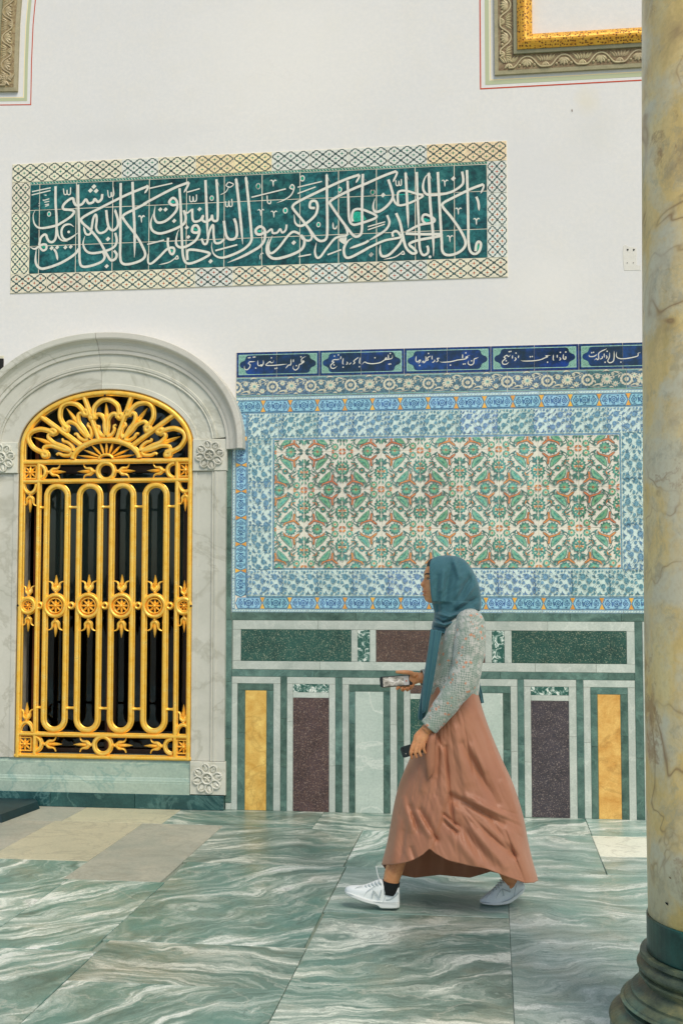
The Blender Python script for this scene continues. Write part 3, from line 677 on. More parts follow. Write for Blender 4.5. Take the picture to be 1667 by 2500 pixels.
# ---- flowered field: one tile drawn, then mirrored about its joints
def fieldart():
    g = G(); s = 1.0
    def cl(P): return [(max(-.495, min(.495, x)), max(-.495, min(.495, y))) for x, y in P]
    lay = [.0064]
    def nx(): lay[0] += .00006; return lay[0]
    g.slab(-.5, -.5, .5, .5, 0, .006 , .004, 0)
    both = []
    def rot(P, k): return [(x - .5, y - .5) for x, y in P] if not k else [(.5 - x, .5 - y) for x, y in P]
    def circ(c, r, k, amp, n=4): return [(c[0] + r * (1 - amp + amp * abs(math.cos(k * a / 2)) * 1.4) * math.cos(a), c[1] + r * (1 - amp + amp * abs(math.cos(k * a / 2)) * 1.4) * math.sin(a)) for a in [2 * math.pi * i / (k * n) for i in range(k * n)]]
    for k in (0, 1):
        def pol(P, m): g.poly(cl(rot(P, k)), nx(), m)
        def st(P, w, m, tp=0): g.stroke([tuple(p) for p in cl(rot(P, k))], w, nx(), m, tp, 4)
        def lf(a, b, w, m, bend=0): 
            (a2, b2) = rot([a, b], k); g.leaf(cl([a2])[0], cl([b2])[0], w, nx(), m, bend)
        # stems
        for P in ([(.21, .57), (.215, .50), (.33, .41)], [(.497, .498), (.60, .535), (.68, .60)], [(.607, .80), (.60, .87), (.70, .885)], [(.24, .60), (.205, .66), (.20, .76), (.13, .86)], [(.02, .99), (.07, .93), (.16, .93)], [(.55, .96), (.60, .91), (.66, .90)], [(.70, .72), (.76, .80), (.80, .83)], [(.82, .98), (.81, .93)], [(.66, .57), (.78, .52), (.80, .44)]):
            st(P, .014, 4, 3)
        for P in ([(.0, .60), (.09, .70), (.19, .68), (.24, .56), (.34, .45), (.47, .46)], [(.17, .44), (.30, .36), (.42, .30)], [(.47, .86), (.60, .86), (.70, .78), (.72, .66), (.80, .58)], [(.03, .97), (.14, .96), (.20, .90)], [(.64, .92), (.72, .84), (.66, .74)]): st(P, .021, 1, 3)
        for a_, b_ in (((.10, .73), (.15, .80)), ((.28, .50), (.22, .46)), ((.38, .42), (.40, .35)), ((.72, .70), (.79, .72)), ((.60, .86), (.62, .93)), ((.90, .78), (.86, .70)), ((.93, .86), (.97, .76))): lf(a_, b_, .018, 2, .1)
        # big medallion on the edge
        c = (0.0, .437); pol(circ(c, .180, 14, .18), 1); pol(circ(c, .160, 12, .12), 2); pol(circ(c, .118, 10, .1), 6)
        for q in range(9):
            a = 2 * math.pi * q / 9 + .2; lf((c[0] + .02 * math.cos(a), c[1] + .02 * math.sin(a)), (c[0] + .125 * math.cos(a + .25), c[1] + .125 * math.sin(a + .25)), .022, (3, 2, 1)[q % 3])
        # palmette at the joint
        c = (.348, 1.0); pol(circ(c, .142, 11, .22), 1); pol(circ(c, .118, 9, .15), 2); pol(circ(c, .082, 7, .1), 5); pol(circ(c, .03, 6, .1), 3)
        # orange split leaf with its outline
        for P in ([(.10, .90), (.19, .835), (.262, .775)], [(.55, .93), (.48, .835), (.35, .80), (.262, .775)], [(.262, .79), (.257, .68), (.24, .60)]): st(P, .062, 4, 1)
        for P in ([(.11, .89), (.19, .835), (.262, .775)], [(.54, .92), (.48, .835), (.35, .80), (.262, .775)], [(.262, .79), (.257, .68), (.243, .61)]): st(P, .042, 3, 1)
        # long serrated leaf
        lf((.30, .51), (.63, .83), .084, 1, .12); lf((.312, .522), (.618, .815), .068, 5, .12); lf((.36, .57), (.57, .765), .026, 2, .12)
        # small flower and buds
        pol(circ((.497, .498), .078, 8, .16), 1) if k == 0 else None
        if k == 0: pol(circ((.497, .498), .052, 7, .12), 2); pol(circ((.497, .498), .026, 6, .1), 3)
        lf((.648, .555), (.705, .735), .036, 1, .1); lf((.66, .59), (.70, .70), .016, 3)
        pol(circ((.752, .675), .018, 6, .1), 3)
        pol(circ((.814, .883), .088, 9, .17), 2); pol(circ((.814, .883), .066, 8, .12), 5); pol(circ((.814, .883), .042, 7, .1), 6); pol(circ((.814, .883), .022, 6, .1), 3)
        pol([(.955 + .034 * math.cos(a) - .02 * math.sin(a), .958 + .034 * math.sin(a)) for a in [i * .7 for i in range(9)]], 3)
        lf((.02, .66), (.12, .80), .034, 1, -.1); lf((.03, .70), (.02, .82), .03, 2); lf((.0, .64), (.16, .67), .022, 1, .1)
        lf((.03, .985), (.12, .93), .026, 1, .15); lf((.56, .965), (.66, .90), .022, 1, -.12); lf((.72, .985), (.80, .965), .02, 3)
    return g
FA = fieldart()
tile_s = (uF1 - uF0) / 8.86; 
cx = [uF0] + [U(x, 1240) for x in (742.7, 836, 931, 1026, 1122.7, 1218, 1313, 1412)] + [uF1]
ry = [fB, (V_(690, 1291.7) + V_(1500, 1289)) / 2, (V_(690, 1195) + V_(1500, 1191)) / 2, (V_(690, 1100.6) + V_(1500, 1097)) / 2, fT]
FM = [F_W, F_D, F_G, F_O, F_L, F_P, B_C]
_fm = {}
def cutmesh(src, name, x0, x1, y0, y1, W_, H_, fx, fy):
    """keep the part of a drawn tile that lies in the given share of it"""
    key = (round(x0, 3), round(x1, 3), round(y0, 3), round(y1, 3), round(W_, 3), round(H_, 3), fx, fy)
    if key in _fm: return _fm[key]
    g = G(); sx = W_ / (x1 - x0); sy = H_ / (y1 - y0)
    base = True
    for f, m in zip(src.f, src.m):
        P = [src.v[i] for i in f]
        P = [((-p[0] if fx else p[0]), (-p[1] if fy else p[1]), p[2]) for p in P]
        if P[0][2] < .0062 or max(p[2] for p in P) < .0062: continue
        for ax, lim, sg in ((0, x0 + .006, 1), (0, x1 - .006, -1), (1, y0 + .006, 1), (1, y1 - .006, -1)):
            out = []
            for i in range(len(P)):
                a, b = P[i - 1], P[i]; da, db = (a[ax] - lim) * sg, (b[ax] - lim) * sg
                if da >= 0: out.append(a) if False else None
                if (da >= 0) != (db >= 0):
                    t = da / (da - db); out.append(tuple(a[q] + (b[q] - a[q]) * t for q in range(3)))
                if db >= 0: out.append(b)
            P = out
            if len(P) < 3: break
        if len(P) < 3: continue
        if (fx != fy): P = P[::-1]
        g.add([((p[0] - (x0 + x1) / 2) * sx, (p[1] - (y0 + y1) / 2) * sy, p[2]) for p in P], [list(range(len(P)))], m)
    g.slab(-W_ / 2, -H_ / 2, W_ / 2, H_ / 2, 0, .006, .0012, 0)
    _fm[key] = g.mesh(name, FM); return _fm[key]
for i in range(9):
    for j in range(4):
        a, b, c, d = cx[i] + .0009, cx[i + 1] - .0009, ry[j] + .0009, ry[j + 1] - .0009
        x0, x1, y0, y1 = -.5, .5, -.5, .5
        if i == 0: x0 = .5 - (b - a) / tile_s
        if j == 3: y1 = -.5 + (d - c) / tile_s
        fx = (i % 2 == 0); fy = (j % 2 == 1)
        link('field_tile', cutmesh(FA, 'field_tile', x0, x1, y0, y1, b - a, d - c, fx, fy), TP, onwall((a + b) / 2, (c + d) / 2, random.uniform(0, .0007), 0.0, .005))

# ---- blue flowered border
def borderart(W_, H_, seed):
    g = G(); g.slab(-W_ / 2, -H_ / 2, W_ / 2, H_ / 2, 0, .006, .001, 0); k = W_ / 480.0; ky = H_ / 315.0; r_ = random.Random(seed); lay = [.0063]
    def nx(): lay[0] += .00005; return lay[0]
    def P(x, y): return (max(-W_ / 2 + .001, min(W_ / 2 - .001, x * k - W_ / 2)), max(-H_ / 2 + .001, min(H_ / 2 - .001, H_ / 2 - y * ky)))
    def rose(x, y, r):
        if x < -r or x > 480 + r: return
        for rr, m, kk in ((r, 1, 11), (r * .78, 2, 9), (r * .42, 1, 7), (r * .2, 2, 6)):
            Q_ = []
            for i in range(kk * 4):
                a = 2 * math.pi * i / (kk * 4); q = rr * (.86 + .2 * abs(math.cos(kk * a / 2))); Q_.append(P(x + q * math.cos(a), y + q * math.sin(a)))
            g.poly(Q_, nx(), m)
    for x0 in (-240, 0, 240, 480):
        for st in ([(0, 165), (60, 120), (107, 85), (170, 95), (240, 60)], [(10, 235), (85, 200), (150, 155), (205, 190), (250, 235)], [(107, 85), (100, 30), (60, 14)], [(10, 235), (60, 290), (140, 300)], [(200, 145), (185, 90), (215, 40)], [(150, 155), (190, 215), (170, 280)], [(32, 130), (5, 90), (20, 40)]):
            pts = [(x0 + x, y) for x, y in st]
            if max(p[0] for p in pts) < 5 or min(p[0] for p in pts) > 475: continue
            g.stroke([P(*p) for p in pts], .0017, nx(), 2, 0, 4)
        rose(x0 + 107, 85, 39); rose(x0 + 10, 235, 36); rose(x0 + 32, 128, 30); rose(x0 + 86, 200, 31)
        for x, y, r in ((150, 155, 20), (200, 146, 20), (135, 20, 15), (182, 30, 19), (95, 17, 11), (48, 286, 19), (200, 282, 17), (230, 294, 12), (150, 290, 13), (215, 15, 10)): rose(x0 + x, y, r)
        for a, b, w, bd in (((188, 104), (232, 74), 12, .25), ((165, 222), (222, 202), 11, -.3), ((66, 52), (28, 92), 9, .2), ((18, 44), (48, 8), 10, -.2), ((128, 248), (92, 296), 10, .3), ((210, 246), (246, 214), 9, .2), ((140, 118), (172, 128), 8, .2), ((58, 160), (20, 188), 8, -.3), ((150, 200), (120, 178), 8, .2), ((60, 250), (96, 240), 8, .2), ((222, 120), (240, 158), 8, .2), ((165, 55), (128, 48), 8, .25), ((182, 256), (212, 250), 7, .2)):
            pa, pb = P(x0 + a[0], a[1]), P(x0 + b[0], b[1])
            if (Vector(pa) - Vector(pb)).length > .008: g.leaf(pa, pb, w * k, nx(), 2, bd)
    return g
_bm = {}
def border(u0, v0, u1, v1, rot=0.0, flip=False):
    w, h = u1 - u0 - .0016, v1 - v0 - .0016
    if rot: w, h = h, w
    key = (round(w, 3), round(h, 3), flip)
    if key not in _bm: _bm[key] = borderart(w, h, 3).mesh('border_tile', [T_PALE, T_BLUE, T_DBLUE], flipx=flip)
    link('border_tile', _bm[key], TP, onwall((u0 + u1) / 2, (v0 + v1) / 2, random.uniform(0, .0006), rot, .004))
ST = (uBr1 - uBl0) / 10.55
def hrow(v0, v1, ua, ub, flip):
    n = round((ub - ua) / ST); st = (ub - ua) / n
    for i in range(n): border(ua + i * st, v0, ua + (i + 1) * st, v1, 0, flip)
hrow(vB0, vB1, uBl0, uBr1, False); hrow(bB0, bB1, uBl0, uBr1, True)
n = 3; st = (vB0 - bB1) / n
for i in range(n):
    border(uBl0, bB1 + i * st, uBl1, bB1 + (i + 1) * st, R(90)); border(uBr0, bB1 + i * st, uBr1, bB1 + (i + 1) * st, R(-90))

# ---- thin painted guard strips
def guard(u0, v0, u1, v1, m=T_LINE, core=True):
    g = G(); g.slab(u0, v0, u1, v1, 0, .0058, .0008, 0)
    if core:
        hz = (u1 - u0) > (v1 - v0); a = .24
        q = [(u0 + .002, v0 + (v1 - v0) * a), (u1 - .002, v0 + (v1 - v0) * a), (u1 - .002, v1 - (v1 - v0) * a), (u0 + .002, v1 - (v1 - v0) * a)] if hz else [(u0 + (u1 - u0) * a, v0 + .002), (u1 - (u1 - u0) * a, v0 + .002), (u1 - (u1 - u0) * a, v1 - .002), (u0 + (u1 - u0) * a, v1 - .002)]
        g.poly(q, .0062, 1); n = int((u1 - u0 if hz else v1 - v0) / .018)
        for i in range(n):
            t = (i + .5) / n
            if hz: x = u0 + (u1 - u0) * t; y = (v0 + v1) / 2; g.leaf((x - .006, y - .003), (x + .006, y + .003), .0022, .0065, 0)
            else: y = v0 + (v1 - v0) * t; x = (u0 + u1) / 2; g.leaf((x - .003, y - .006), (x + .003, y + .006), .0022, .0065, 0)
    g.wall('guard_strip', [m, T_PALE], TP)
def guardrow(u0, v0, u1, v1, n):
    hz = (u1 - u0) > (v1 - v0)
    for i in range(n):
        if hz: guard(u0 + (u1 - u0) * i / n + .001, v0 + .0008, u0 + (u1 - u0) * (i + 1) / n - .001, v1 - .0008)
        else: guard(u0 + .0008, v0 + (v1 - v0) * i / n + .001, u1 - .0008, v0 + (v1 - v0) * (i + 1) / n - .001)
guardrow(uHl0, vH1, uHr1, vF, 11); guardrow(uHl0 - .024, vBot, uHr1 + .02, hB0, 11); guardrow(uHl0 - .024, hB0, uHl0, vH0 - .12, 6); guardrow(uHr1, hB0, uHr1 + .02, vH0, 6)
for (a, b, c, d) in ((uHl0, vH0 + .0003, uHr1, vB1), (uBl0, hB1, uBr1, bB0), (uBl0 - .010, hB1, uBl0, vH0), (uBr1, hB1, uBr1 + .01, vH0), (uBl1, fB, uF0, fT), (uF1, fB, uBr0, fT), (uBl1, fT, uBr0, vB0), (uBl1, bB1, uBr0, fB)):
    g = G(); g.slab(a, c if 0 else b, c, d, 0, .0056, .0008); g.wall('line_strip', T_LINE, TP)

# ---- hexagons and orange triangles
def hexart(L, H):
    g = G(); t = H * .42; P = [(-L / 2, 0), (-L / 2 + t * .5, -H / 2), (L / 2 - t * .5, -H / 2), (L / 2, 0), (L / 2 - t * .5, H / 2), (-L / 2 + t * .5, H / 2)]
    g.prism(P, 0, .006, 1, .001); k = .90; g.poly([(x * (1 - .012 / L), y * .86) for x, y in P], .0064, 0)
    for x, r in ((0, .30), (-L * .31, .24), (L * .31, .24)):
        g.scallop((x, 0), H * r, 9, .0067, 2, .2); g.scallop((x, 0), H * r * .66, 7, .0070, 0, .1); g.scallop((x, 0), H * r * .45, 6, .0073, 2, .1); g.ell((x, 0), H * r * .15, H * r * .15, .0076, 0, 8)
    for sx in (-1, 1):
        g.leaf((sx * L * .15, -H * .30), (sx * L * .19, H * .28), H * .07, .0066, 2, .1 * sx)
        g.leaf((sx * L * .10, H * .36), (sx * L * .2, H * .30), H * .05, .0067, 2); g.leaf((sx * L * .22, -H * .36), (sx * L * .34, -H * .32), H * .05, .0068, 2); g.leaf((sx * L * .25, H * .36), (sx * L * .36, H * .27), H * .05, .0069, 2); g.leaf((-sx * L * .04, -H * .38), (sx * L * .07, -H * .36), H * .04, .00665 + .0001 * sx, 2)
    return g
def hexrow(u0, v0, u1, v1, n, vertical=False):
    Ln = (v1 - v0 if vertical else u1 - u0); H = (u1 - u0 if vertical else v1 - v0) - .002; st = Ln / n; rot = R(90) if vertical else 0
    hm = hexart(st - .002, H).mesh('hexagon_tile', [T_HEX, T_HEXL, T_HEXD]); t = H * .42 * .5
    gt = G(); gt.prism([(-t + .001, H / 2), (0, .0025), (t - .001, H / 2)][::-1], 0, .0066, 0, .0008); tm = gt.mesh('triangle_tile', T_OR)
    for i in range(n):
        c = st * (i + .5); u, v = ((u0 + u1) / 2, v0 + c) if vertical else (u0 + c, (v0 + v1) / 2)
        link('hexagon_tile', hm, TP, onwall(u, v, random.uniform(0, .0005), rot))
        if i < n - 1:
            c = st * (i + 1); u, v = ((u0 + u1) / 2, v0 + c) if vertical else (u0 + c, (v0 + v1) / 2)
            link('triangle_tile', tm, TP, onwall(u, v, random.uniform(0, .0005), rot)); link('triangle_tile', tm, TP, onwall(u, v, random.uniform(0, .0005), rot + math.pi))
hexrow(uHl0, vH0, uHr1, vH1, 15); hexrow(uHl0, hB0, uHr1, hB1, 15)
hexrow(uHl0, hB1, uHl1, vH0, 7, True); hexrow(uHr0, hB1, uHr1, vH0, 7, True)

# ---- band of cream flowers
def bandart(w, h):
    g = G(); g.slab(-w / 2, -h / 2, w / 2, h / 2, 0, .006, .001, 0); lay = [.0063]
    def nx(): lay[0] += .00006; return lay[0]
    cl = lambda p: (max(-w / 2 + .001, min(w / 2 - .001, p[0])), max(-h / 2 + .001, min(h / 2 - .001, p[1])))
    for y in (-1, 1): g.poly([(-w / 2 + .001, y * h * .46 - .002), (w / 2 - .001, y * h * .46 - .002), (w / 2 - .001, y * h * .46 + .002), (-w / 2 + .001, y * h * .46 + .002)], nx(), 2)
    for st in ([(-.5, -.1), (-.3, .3), (0, .1), (.2, -.3), (.5, .1)], [(-.45, -.35), (-.2, -.38), (.05, -.30)], [(.1, .33), (.3, .38), (.45, .2)], [(-.1, -.1), (-.25, -.25), (-.4, -.3)], [(.1, .1), (.25, .2), (.4, .35)]):
        g.stroke([(x * w, y * h) for x, y in st], .003, nx(), 1, 3, 5)
    def fl(x, y, r, k=11):
        g.scallop((x * w, y * h), r * h, k, nx(), 1, .35); g.ell((x * w, y * h), r * h * .38, r * h * .34, nx(), 2, 9); g.ell((x * w, y * h), r * h * .18, r * h * .16, nx(), 0, 7)
    fl(0, .02, .25, 12); fl(-.24, .17, .13, 8); fl(.22, -.22, .13, 8); fl(-.15, -.26, .08, 7); fl(.15, .28, .08, 7)
    for sx in (-1, 1):
        P = []; Q_ = []
        for i in range(13):
            a = -math.pi / 2 + math.pi * i / 12; rr = h * .29 * (1 + .10 * (i % 2)); P.append(cl((sx * (w / 2 - rr * math.cos(a)), rr * math.sin(a)))); Q_.append(cl((sx * (w / 2 - h * .20 * math.cos(a)), h * .20 * math.sin(a))))
        for i in range(12): g.add([(*P[i], .0068), (*P[i + 1], .0068), (*Q_[i + 1], .0068), (*Q_[i], .0068)], [[0, 1, 2, 3] if sx < 0 else [3, 2, 1, 0]], 1)
        g.poly([cl((sx * (w / 2 - h * .10 * math.cos(a)), h * .10 * math.sin(a))) for a in [-1.5 + 3 * i / 8 for i in range(9)]], nx(), 1)
    for a, b in (((-.38, -.36), (-.1, -.30)), ((.14, .36), (.33, .24)), ((-.12, .38), (.08, .40)), ((.05, -.40), (.18, -.42)), ((.30, .05), (.36, .22)), ((-.36, -.02), (-.30, -.2)), ((-.16, .0), (-.12, -.22)), ((.14, .2), (.17, .02))):
        g.leaf((a[0] * w, a[1] * h), (b[0] * w, b[1] * h), .0045, nx(), 1, .2)
    return g
bx = [uHl0] + [U(x, 945 - (x - 580) * .0135) for x in (666, 759, 856, 950, 1046, 1140.6, 1237.6, 1335.7, 1433, 1528)] + [uHr1]
bw = (bx[-1] - bx[0]) / 11; bm_ = None
for i in range(11):
    w = bx[i + 1] - bx[i] - .002
    if bm_ is None or abs(bm_[0] - w) > .004: bm_ = (w, bandart(w, vC - vF - .004).mesh('flower_band_tile', [B_N, B_C, T_TURQ]))
    link('flower_band_tile', bm_[1], TP, onwall((bx[i] + bx[i + 1]) / 2, (vC + vF) / 2, random.uniform(0, .0006), 0.0, .004))

# ---- cartouches: two tiles each, framed, with cut corners
kx = [uHl0] + [U(x, 890 - (x - 580) * .019) for x in (780, 986.5, 1197.5, 1411.7)] + [uHr1 + .02]
kmid = [U(x, 890 - (x - 580) * .019) for x in (676, 881.5, 1091, 1303.5, 1519)]
def cartouche(parent, a, mid, b, v0, v1):
    H = v1 - v0
    for s, (x0, x1) in ((-1, (a, mid)), (1, (mid, b))):
        g = G(); e = .0011; g.slab(x0 + e, v0 + e, x1 - e, v1 - e, 0, .006, .001, 0)
        o = x0 if s < 0 else x1; t = lambda q: o - s * q          # distance from the outer end
        il, ih = .016, .017; lo, hi = v0 + ih, v1 - ih; inn = (x1 - .001 if s < 0 else x0 + .001); L = abs(inn - o)
        g.poly([(t(il), lo), (inn, lo), (inn, hi), (t(il), hi)], .0063, 1)
        b2 = .0045; g.poly([(t(il + b2), lo + b2), (inn, lo + b2), (inn, hi - b2), (t(il + b2), hi - b2)], .0066, 2)
        m_ = (lo + hi) / 2; hh = (hi - lo) / 2 - b2; P = [(inn, m_ + hh), (t(.085), m_ + hh)]
        for k in range(1, 9):
            f = k / 8; P.append((t(.085 - .063 * f - .004 * math.sin(f * math.pi * 3)), m_ + hh * (1 - f ** 1.1) + .0035 * math.sin(f * math.pi * 3)))
        P = P + [(x, 2 * m_ - y) for x, y in P[::-1][1:]]
        c0 = (inn, m_)
        for k in range(len(P) - 1): g.add([(*c0, .0070), (*P[k], .0070), (*P[k + 1], .0070)], [[0, 1, 2]], 3)
        for sy in (-1, 1):
            for q in range(4): g.ell((t(il + .014 + q * .011), m_ + sy * (hh - .010 - (q % 2) * .007 + q * .001)), .0022, .0016, .0069, 0, 6)
        g.wall('cartouche_tile', [T_NAVY, T_TURQ, T_SPAN, T_CART], parent)
for i in range(5): cartouche(TP, kx[i], kmid[i], kx[i + 1], vC, vT)
KORG = {1: (570, 850, 7.127), 2: (775, 845, 7.127), 3: (980, 840, 7.127), 4: (1190, 835, 7.127), 5: (1400, 830, 8.711)}
def KQ(c, x, y): o = KORG[c]; return W(o[0] + x / o[2], o[1] + y / o[2])
KS = """1|195,310 200,360 240,380 285,340 295,290 265,270 290,240 330,240 385,235
1|430,210 430,290 460,310 490,290 490,320 525,270 522,210
1|705,215 690,255 650,255 640,235 570,290 600,305 750,300 935,280
1|1005,190 1000,290 960,300 910,355
1|1048,195 1045,250
1|1265,145 1190,190 1195,260 1230,240 1215,225 1195,270 1150,290 1130,350 1080,385 1040,350 1050,300
2|345,350 290,390 240,380 235,330 290,285 255,275 290,240 370,240 360,215
2|410,180 405,235
2|450,210 440,300 460,320
2|500,330 525,300 510,275
2|550,325 590,290
2|615,325 650,290 635,260 720,195
2|745,200 730,290 750,305
2|775,325 820,280 870,300 960,310 1090,290 1180,240 1290,220 1305,160
2|1230,150 1235,230
2|1170,240 1195,205 1205,235
3|255,210 250,290 275,315 320,280 325,300 290,345
3|345,330 380,300 385,330 420,290 420,210
3|420,290 460,280 450,245 505,210
3|528,205 530,275
3|530,330 575,300 570,275
3|600,320 635,290 620,255 665,250
3|665,305 700,320 850,310 980,280 1100,265 1150,230 1110,235 1185,195
3|1060,180 1060,260
3|1335,235 1300,250 1260,270 1250,340 1200,370 1155,340 1165,290
4|370,350 320,390 265,385 255,340 310,290 280,270 330,235 360,260 395,225
4|430,235 425,295
4|470,270 490,300 460,335
4|535,235 530,285
4|570,320 620,335 800,330 920,310 990,280 1040,260 1005,245 1090,235
4|1140,225 1135,310 1155,320
4|1205,225 1205,280
4|1245,270 1265,300 1240,325
4|1315,210 1310,290 1350,300 1355,260 1330,275
5|320,320 330,355 420,355 490,310
5|430,430 480,400 490,425 525,400 530,280 700,190
5|550,415 600,390 595,350
5|640,290 640,380
5|680,330 700,370 680,405
5|755,265 750,370 715,450 760,490 830,460 850,380 850,240
5|905,255 900,350 950,395 1050,405 1200,385 1350,345 1360,290 1415,270"""
dd = .0074
for ln_ in KS.splitlines():
    c, pts = ln_.split('|'); c = int(c); g = G()
    g.stroke([KQ(c, *map(float, p.split(','))) for p in pts.split()], .0062, dd, 0, 3, 5, .0004, tl=.2); dd += .00003; g.wall('script_stroke', M_SCRIPT, TP)
for c, pts in ((1, '268,172 293,168 352,160 378,157 392,350 665,172 730,358 758,352 1178,155 1097,308'), (2, '297,178 366,157 290,330 448,370 730,362 1000,207 1265,132 1242,318 1270,314'), (3, '315,378 468,167 1115,157 848,370 1073,352 1101,348 1215,295'), (4, '371,172 399,168 320,330 490,196 738,260 772,256 1037,355 1260,184 1354,178'), (5, '375,275 415,268 703,245 660,478 995,475')):
    for p in pts.split():
        g = G(); q = KQ(c, *map(float, p.split(','))); g.ell(q, .0046, .0048, .0076, 0, 9); g.wall('script_dot', M_SCRIPT, TP)
# end of the matching panel on the far side of the arch
TP2 = thing('tile_panel', 'sliver of a dark edged tile panel peeping out left of the marble arch', 'tile panel', (U(-200, 1180), 0, vBot))
a = U(10, 890); b = a - (kx[1] - kx[0])
g = G(); g.slab(b - (a - b), vC, a, vT, 0, .006); g.wall('dark_edging', M_BLACK, TP2)
g = G(); g.slab(b - (a - b), vBot, a, vC - .002, 0, .005); g.wall('pale_tile_field', T_PALE, TP2)
g = G(); g.slab(b, vT, a, vT + .02, 0, .005); g.wall('cream_edging', B_C, TP2)
# ------------------------------------------------------------------ marble dado
DD = thing('marble_dado', 'panelled marble dado of green, grey, purple and yellow stone below the tiles', 'dado', (U(1050, 1800), 0, 0))
D_GREY = stone('grey_marble', C(160, 170, 160), C(186, 192, 182), C(206, 210, 200), scale=7, vein=.35, rough=.3, rnd=.07, vs=3)
D_GREEN = stone('green_marble', C(46, 74, 68), C(98, 126, 114), C(120, 160, 146), scale=9, vein=.22, rough=.25, rnd=.2, vs=4, huev=.012)
D_YEL = stone('yellow_marble', C(190, 138, 56), C(236, 192, 108), C(150, 112, 50), scale=9, vein=.4, rough=.42, rnd=.05, bump=.2)
D_PURP = speckle('purple_porphyry', C(66, 52, 54), C(112, 86, 72), C(140, 122, 110)); D_PURP2 = speckle('grey_porphyry', C(58, 54, 60), C(96, 84, 82), C(136, 124, 118)); D_GP = speckle('green_porphyry', C(32, 70, 62), C(66, 98, 82), C(140, 146, 122)); D_RED = speckle('brown_porphyry', C(72, 58, 54), C(112, 84, 68), C(132, 114, 98))
D_PALE = stone('pale_marble', C(162, 178, 166), C(188, 198, 186), C(214, 216, 206), scale=4, vein=.6, rough=.3, rnd=.05, vs=2)
def m_brec():
    t = NT('breccia'); v = t.coord(rnd=9.0); w = t.vmath('ADD', v, t.vmath('SCALE', t.noise(v, 18, 4, .6, 0, 1), sc=.05))
    k = t.ramp(t.noise(w, 24, 4, .65, 1.5), [(.46, C(40, 84, 74)), (.54, C(120, 150, 138)), (.60, C(214, 218, 208))]); return t.out(k, .3, .5)
D_BREC = m_brec()
yref = 1790
def dv(yl, yr): return (V_(600, yl) + V_(1480, yr)) / 2
v_gr1 = vBot; v1_, v2_, v3_, v4_, v5_, v6_ = dv(1516, 1516), dv(1537, 1540), dv(1615, 1619), dv(1636, 1640), dv(1653, 1659), dv(1670, 1676)
v7_ = dv(1686, 1694); v8_, v9_, v10_ = dv(1668.6, 1673), dv(1692, 1695), dv(1704, 1710)
def blk(u0, v0, u1, v1, m, name='marble_strip', d=.010, e=.0007):
    if u1 - u0 < .002 or v1 - v0 < .002: return
    g = G(); g.slab(u0 + e, v0 + e, u1 - e, v1 - e, 0, d + random.uniform(0, .0009), .0015); return g.wall(name, m, DD)
def vrun(u0, u1, v0, v1, m, name='marble_strip', d=.010, seed=0, mx=.75):
    r_ = random.Random(seed); a = v0
    while a < v1 - .004:
        b = a + r_.uniform(.28, mx)
        if v1 - b < .14: b = v1
        blk(u0, a, u1, b, m, name, d); a = b
def hrun(u0, u1, v0, v1, m, name='marble_strip', d=.010, seed=0, mx=.7):
    r_ = random.Random(seed); a = u0
    while a < u1 - .004:
        b = a + r_.uniform(.3, mx)
        if u1 - b < .16: b = u1
        blk(a, v0, b, v1, m, name, d); a = b
g = G(); g.slab(U(552, 1700), 0, U(1622, 1700), vBot, 0, .006); g.wall('mortar_bed', plain('dado_mortar', C(120, 128, 116), .9), DD)
X = lambda p: U(p, yref)
uL, uR = X(566), X(1550); uEnd = X(1620)
hrun(U(566, 1505), uEnd, v1_, v_gr1, D_GREEN, seed=3, mx=.6)
hrun(X(566), uR, v5_, v4_, D_GREEN, seed=5, mx=.7)
vrun(uR, X(1570), 0, v1_, D_GREEN, seed=8); blk(X(1570), 0, uEnd, v1_, D_GREY)
# upper course of long slabs
Y2 = lambda p: U(p, 1577)
ua = [Y2(p) for p in (569, 589, 857.6, 873, 902.6, 917.8, 1183, 1200, 1230.5, 1248, 1528, 1548)]
hrun(ua[0], ua[11] + .005, v2_, v1_, D_GREY, seed=11, mx=.9); hrun(ua[0], ua[11] + .005, v4_, v3_, D_GREY, seed=12, mx=.9)
for i, (m, nm) in enumerate(((D_GREY, 'marble_strip'), (D_GP, 'porphyry_slab'), (D_GREY, 'marble_strip'), (D_BREC, 'breccia_slab'), (D_GREY, 'marble_strip'), (D_RED, 'porphyry_slab'), (D_GREY, 'marble_strip'), (D_BREC, 'breccia_slab'), (D_GREY, 'marble_strip'), (D_GP, 'porphyry_slab'), (D_GREY, 'marble_strip'))):
    blk(ua[i], v3_, ua[i + 1] + (.005 if i == 10 else 0), v2_, m, nm, .0098 if m is D_GREY else .0088)
# lower course of seven upright panels
EDGE = [566, 580.4, 599, 651, 668, 685, 701, 715.7, 803.5, 818.8, 835.7, 852, 867, 936, 952.3, 969, 985.4, 1001.3]
lu = [X(p) for p in EDGE]; ru = [X(p) for p in (1227.7, 1246, 1263, 1278.8, 1295.7, 1388, 1406.6, 1423.8, 1441, 1458, 1514, 1532, 1550)]
mid0 = lu[17]; gap = ru[2]
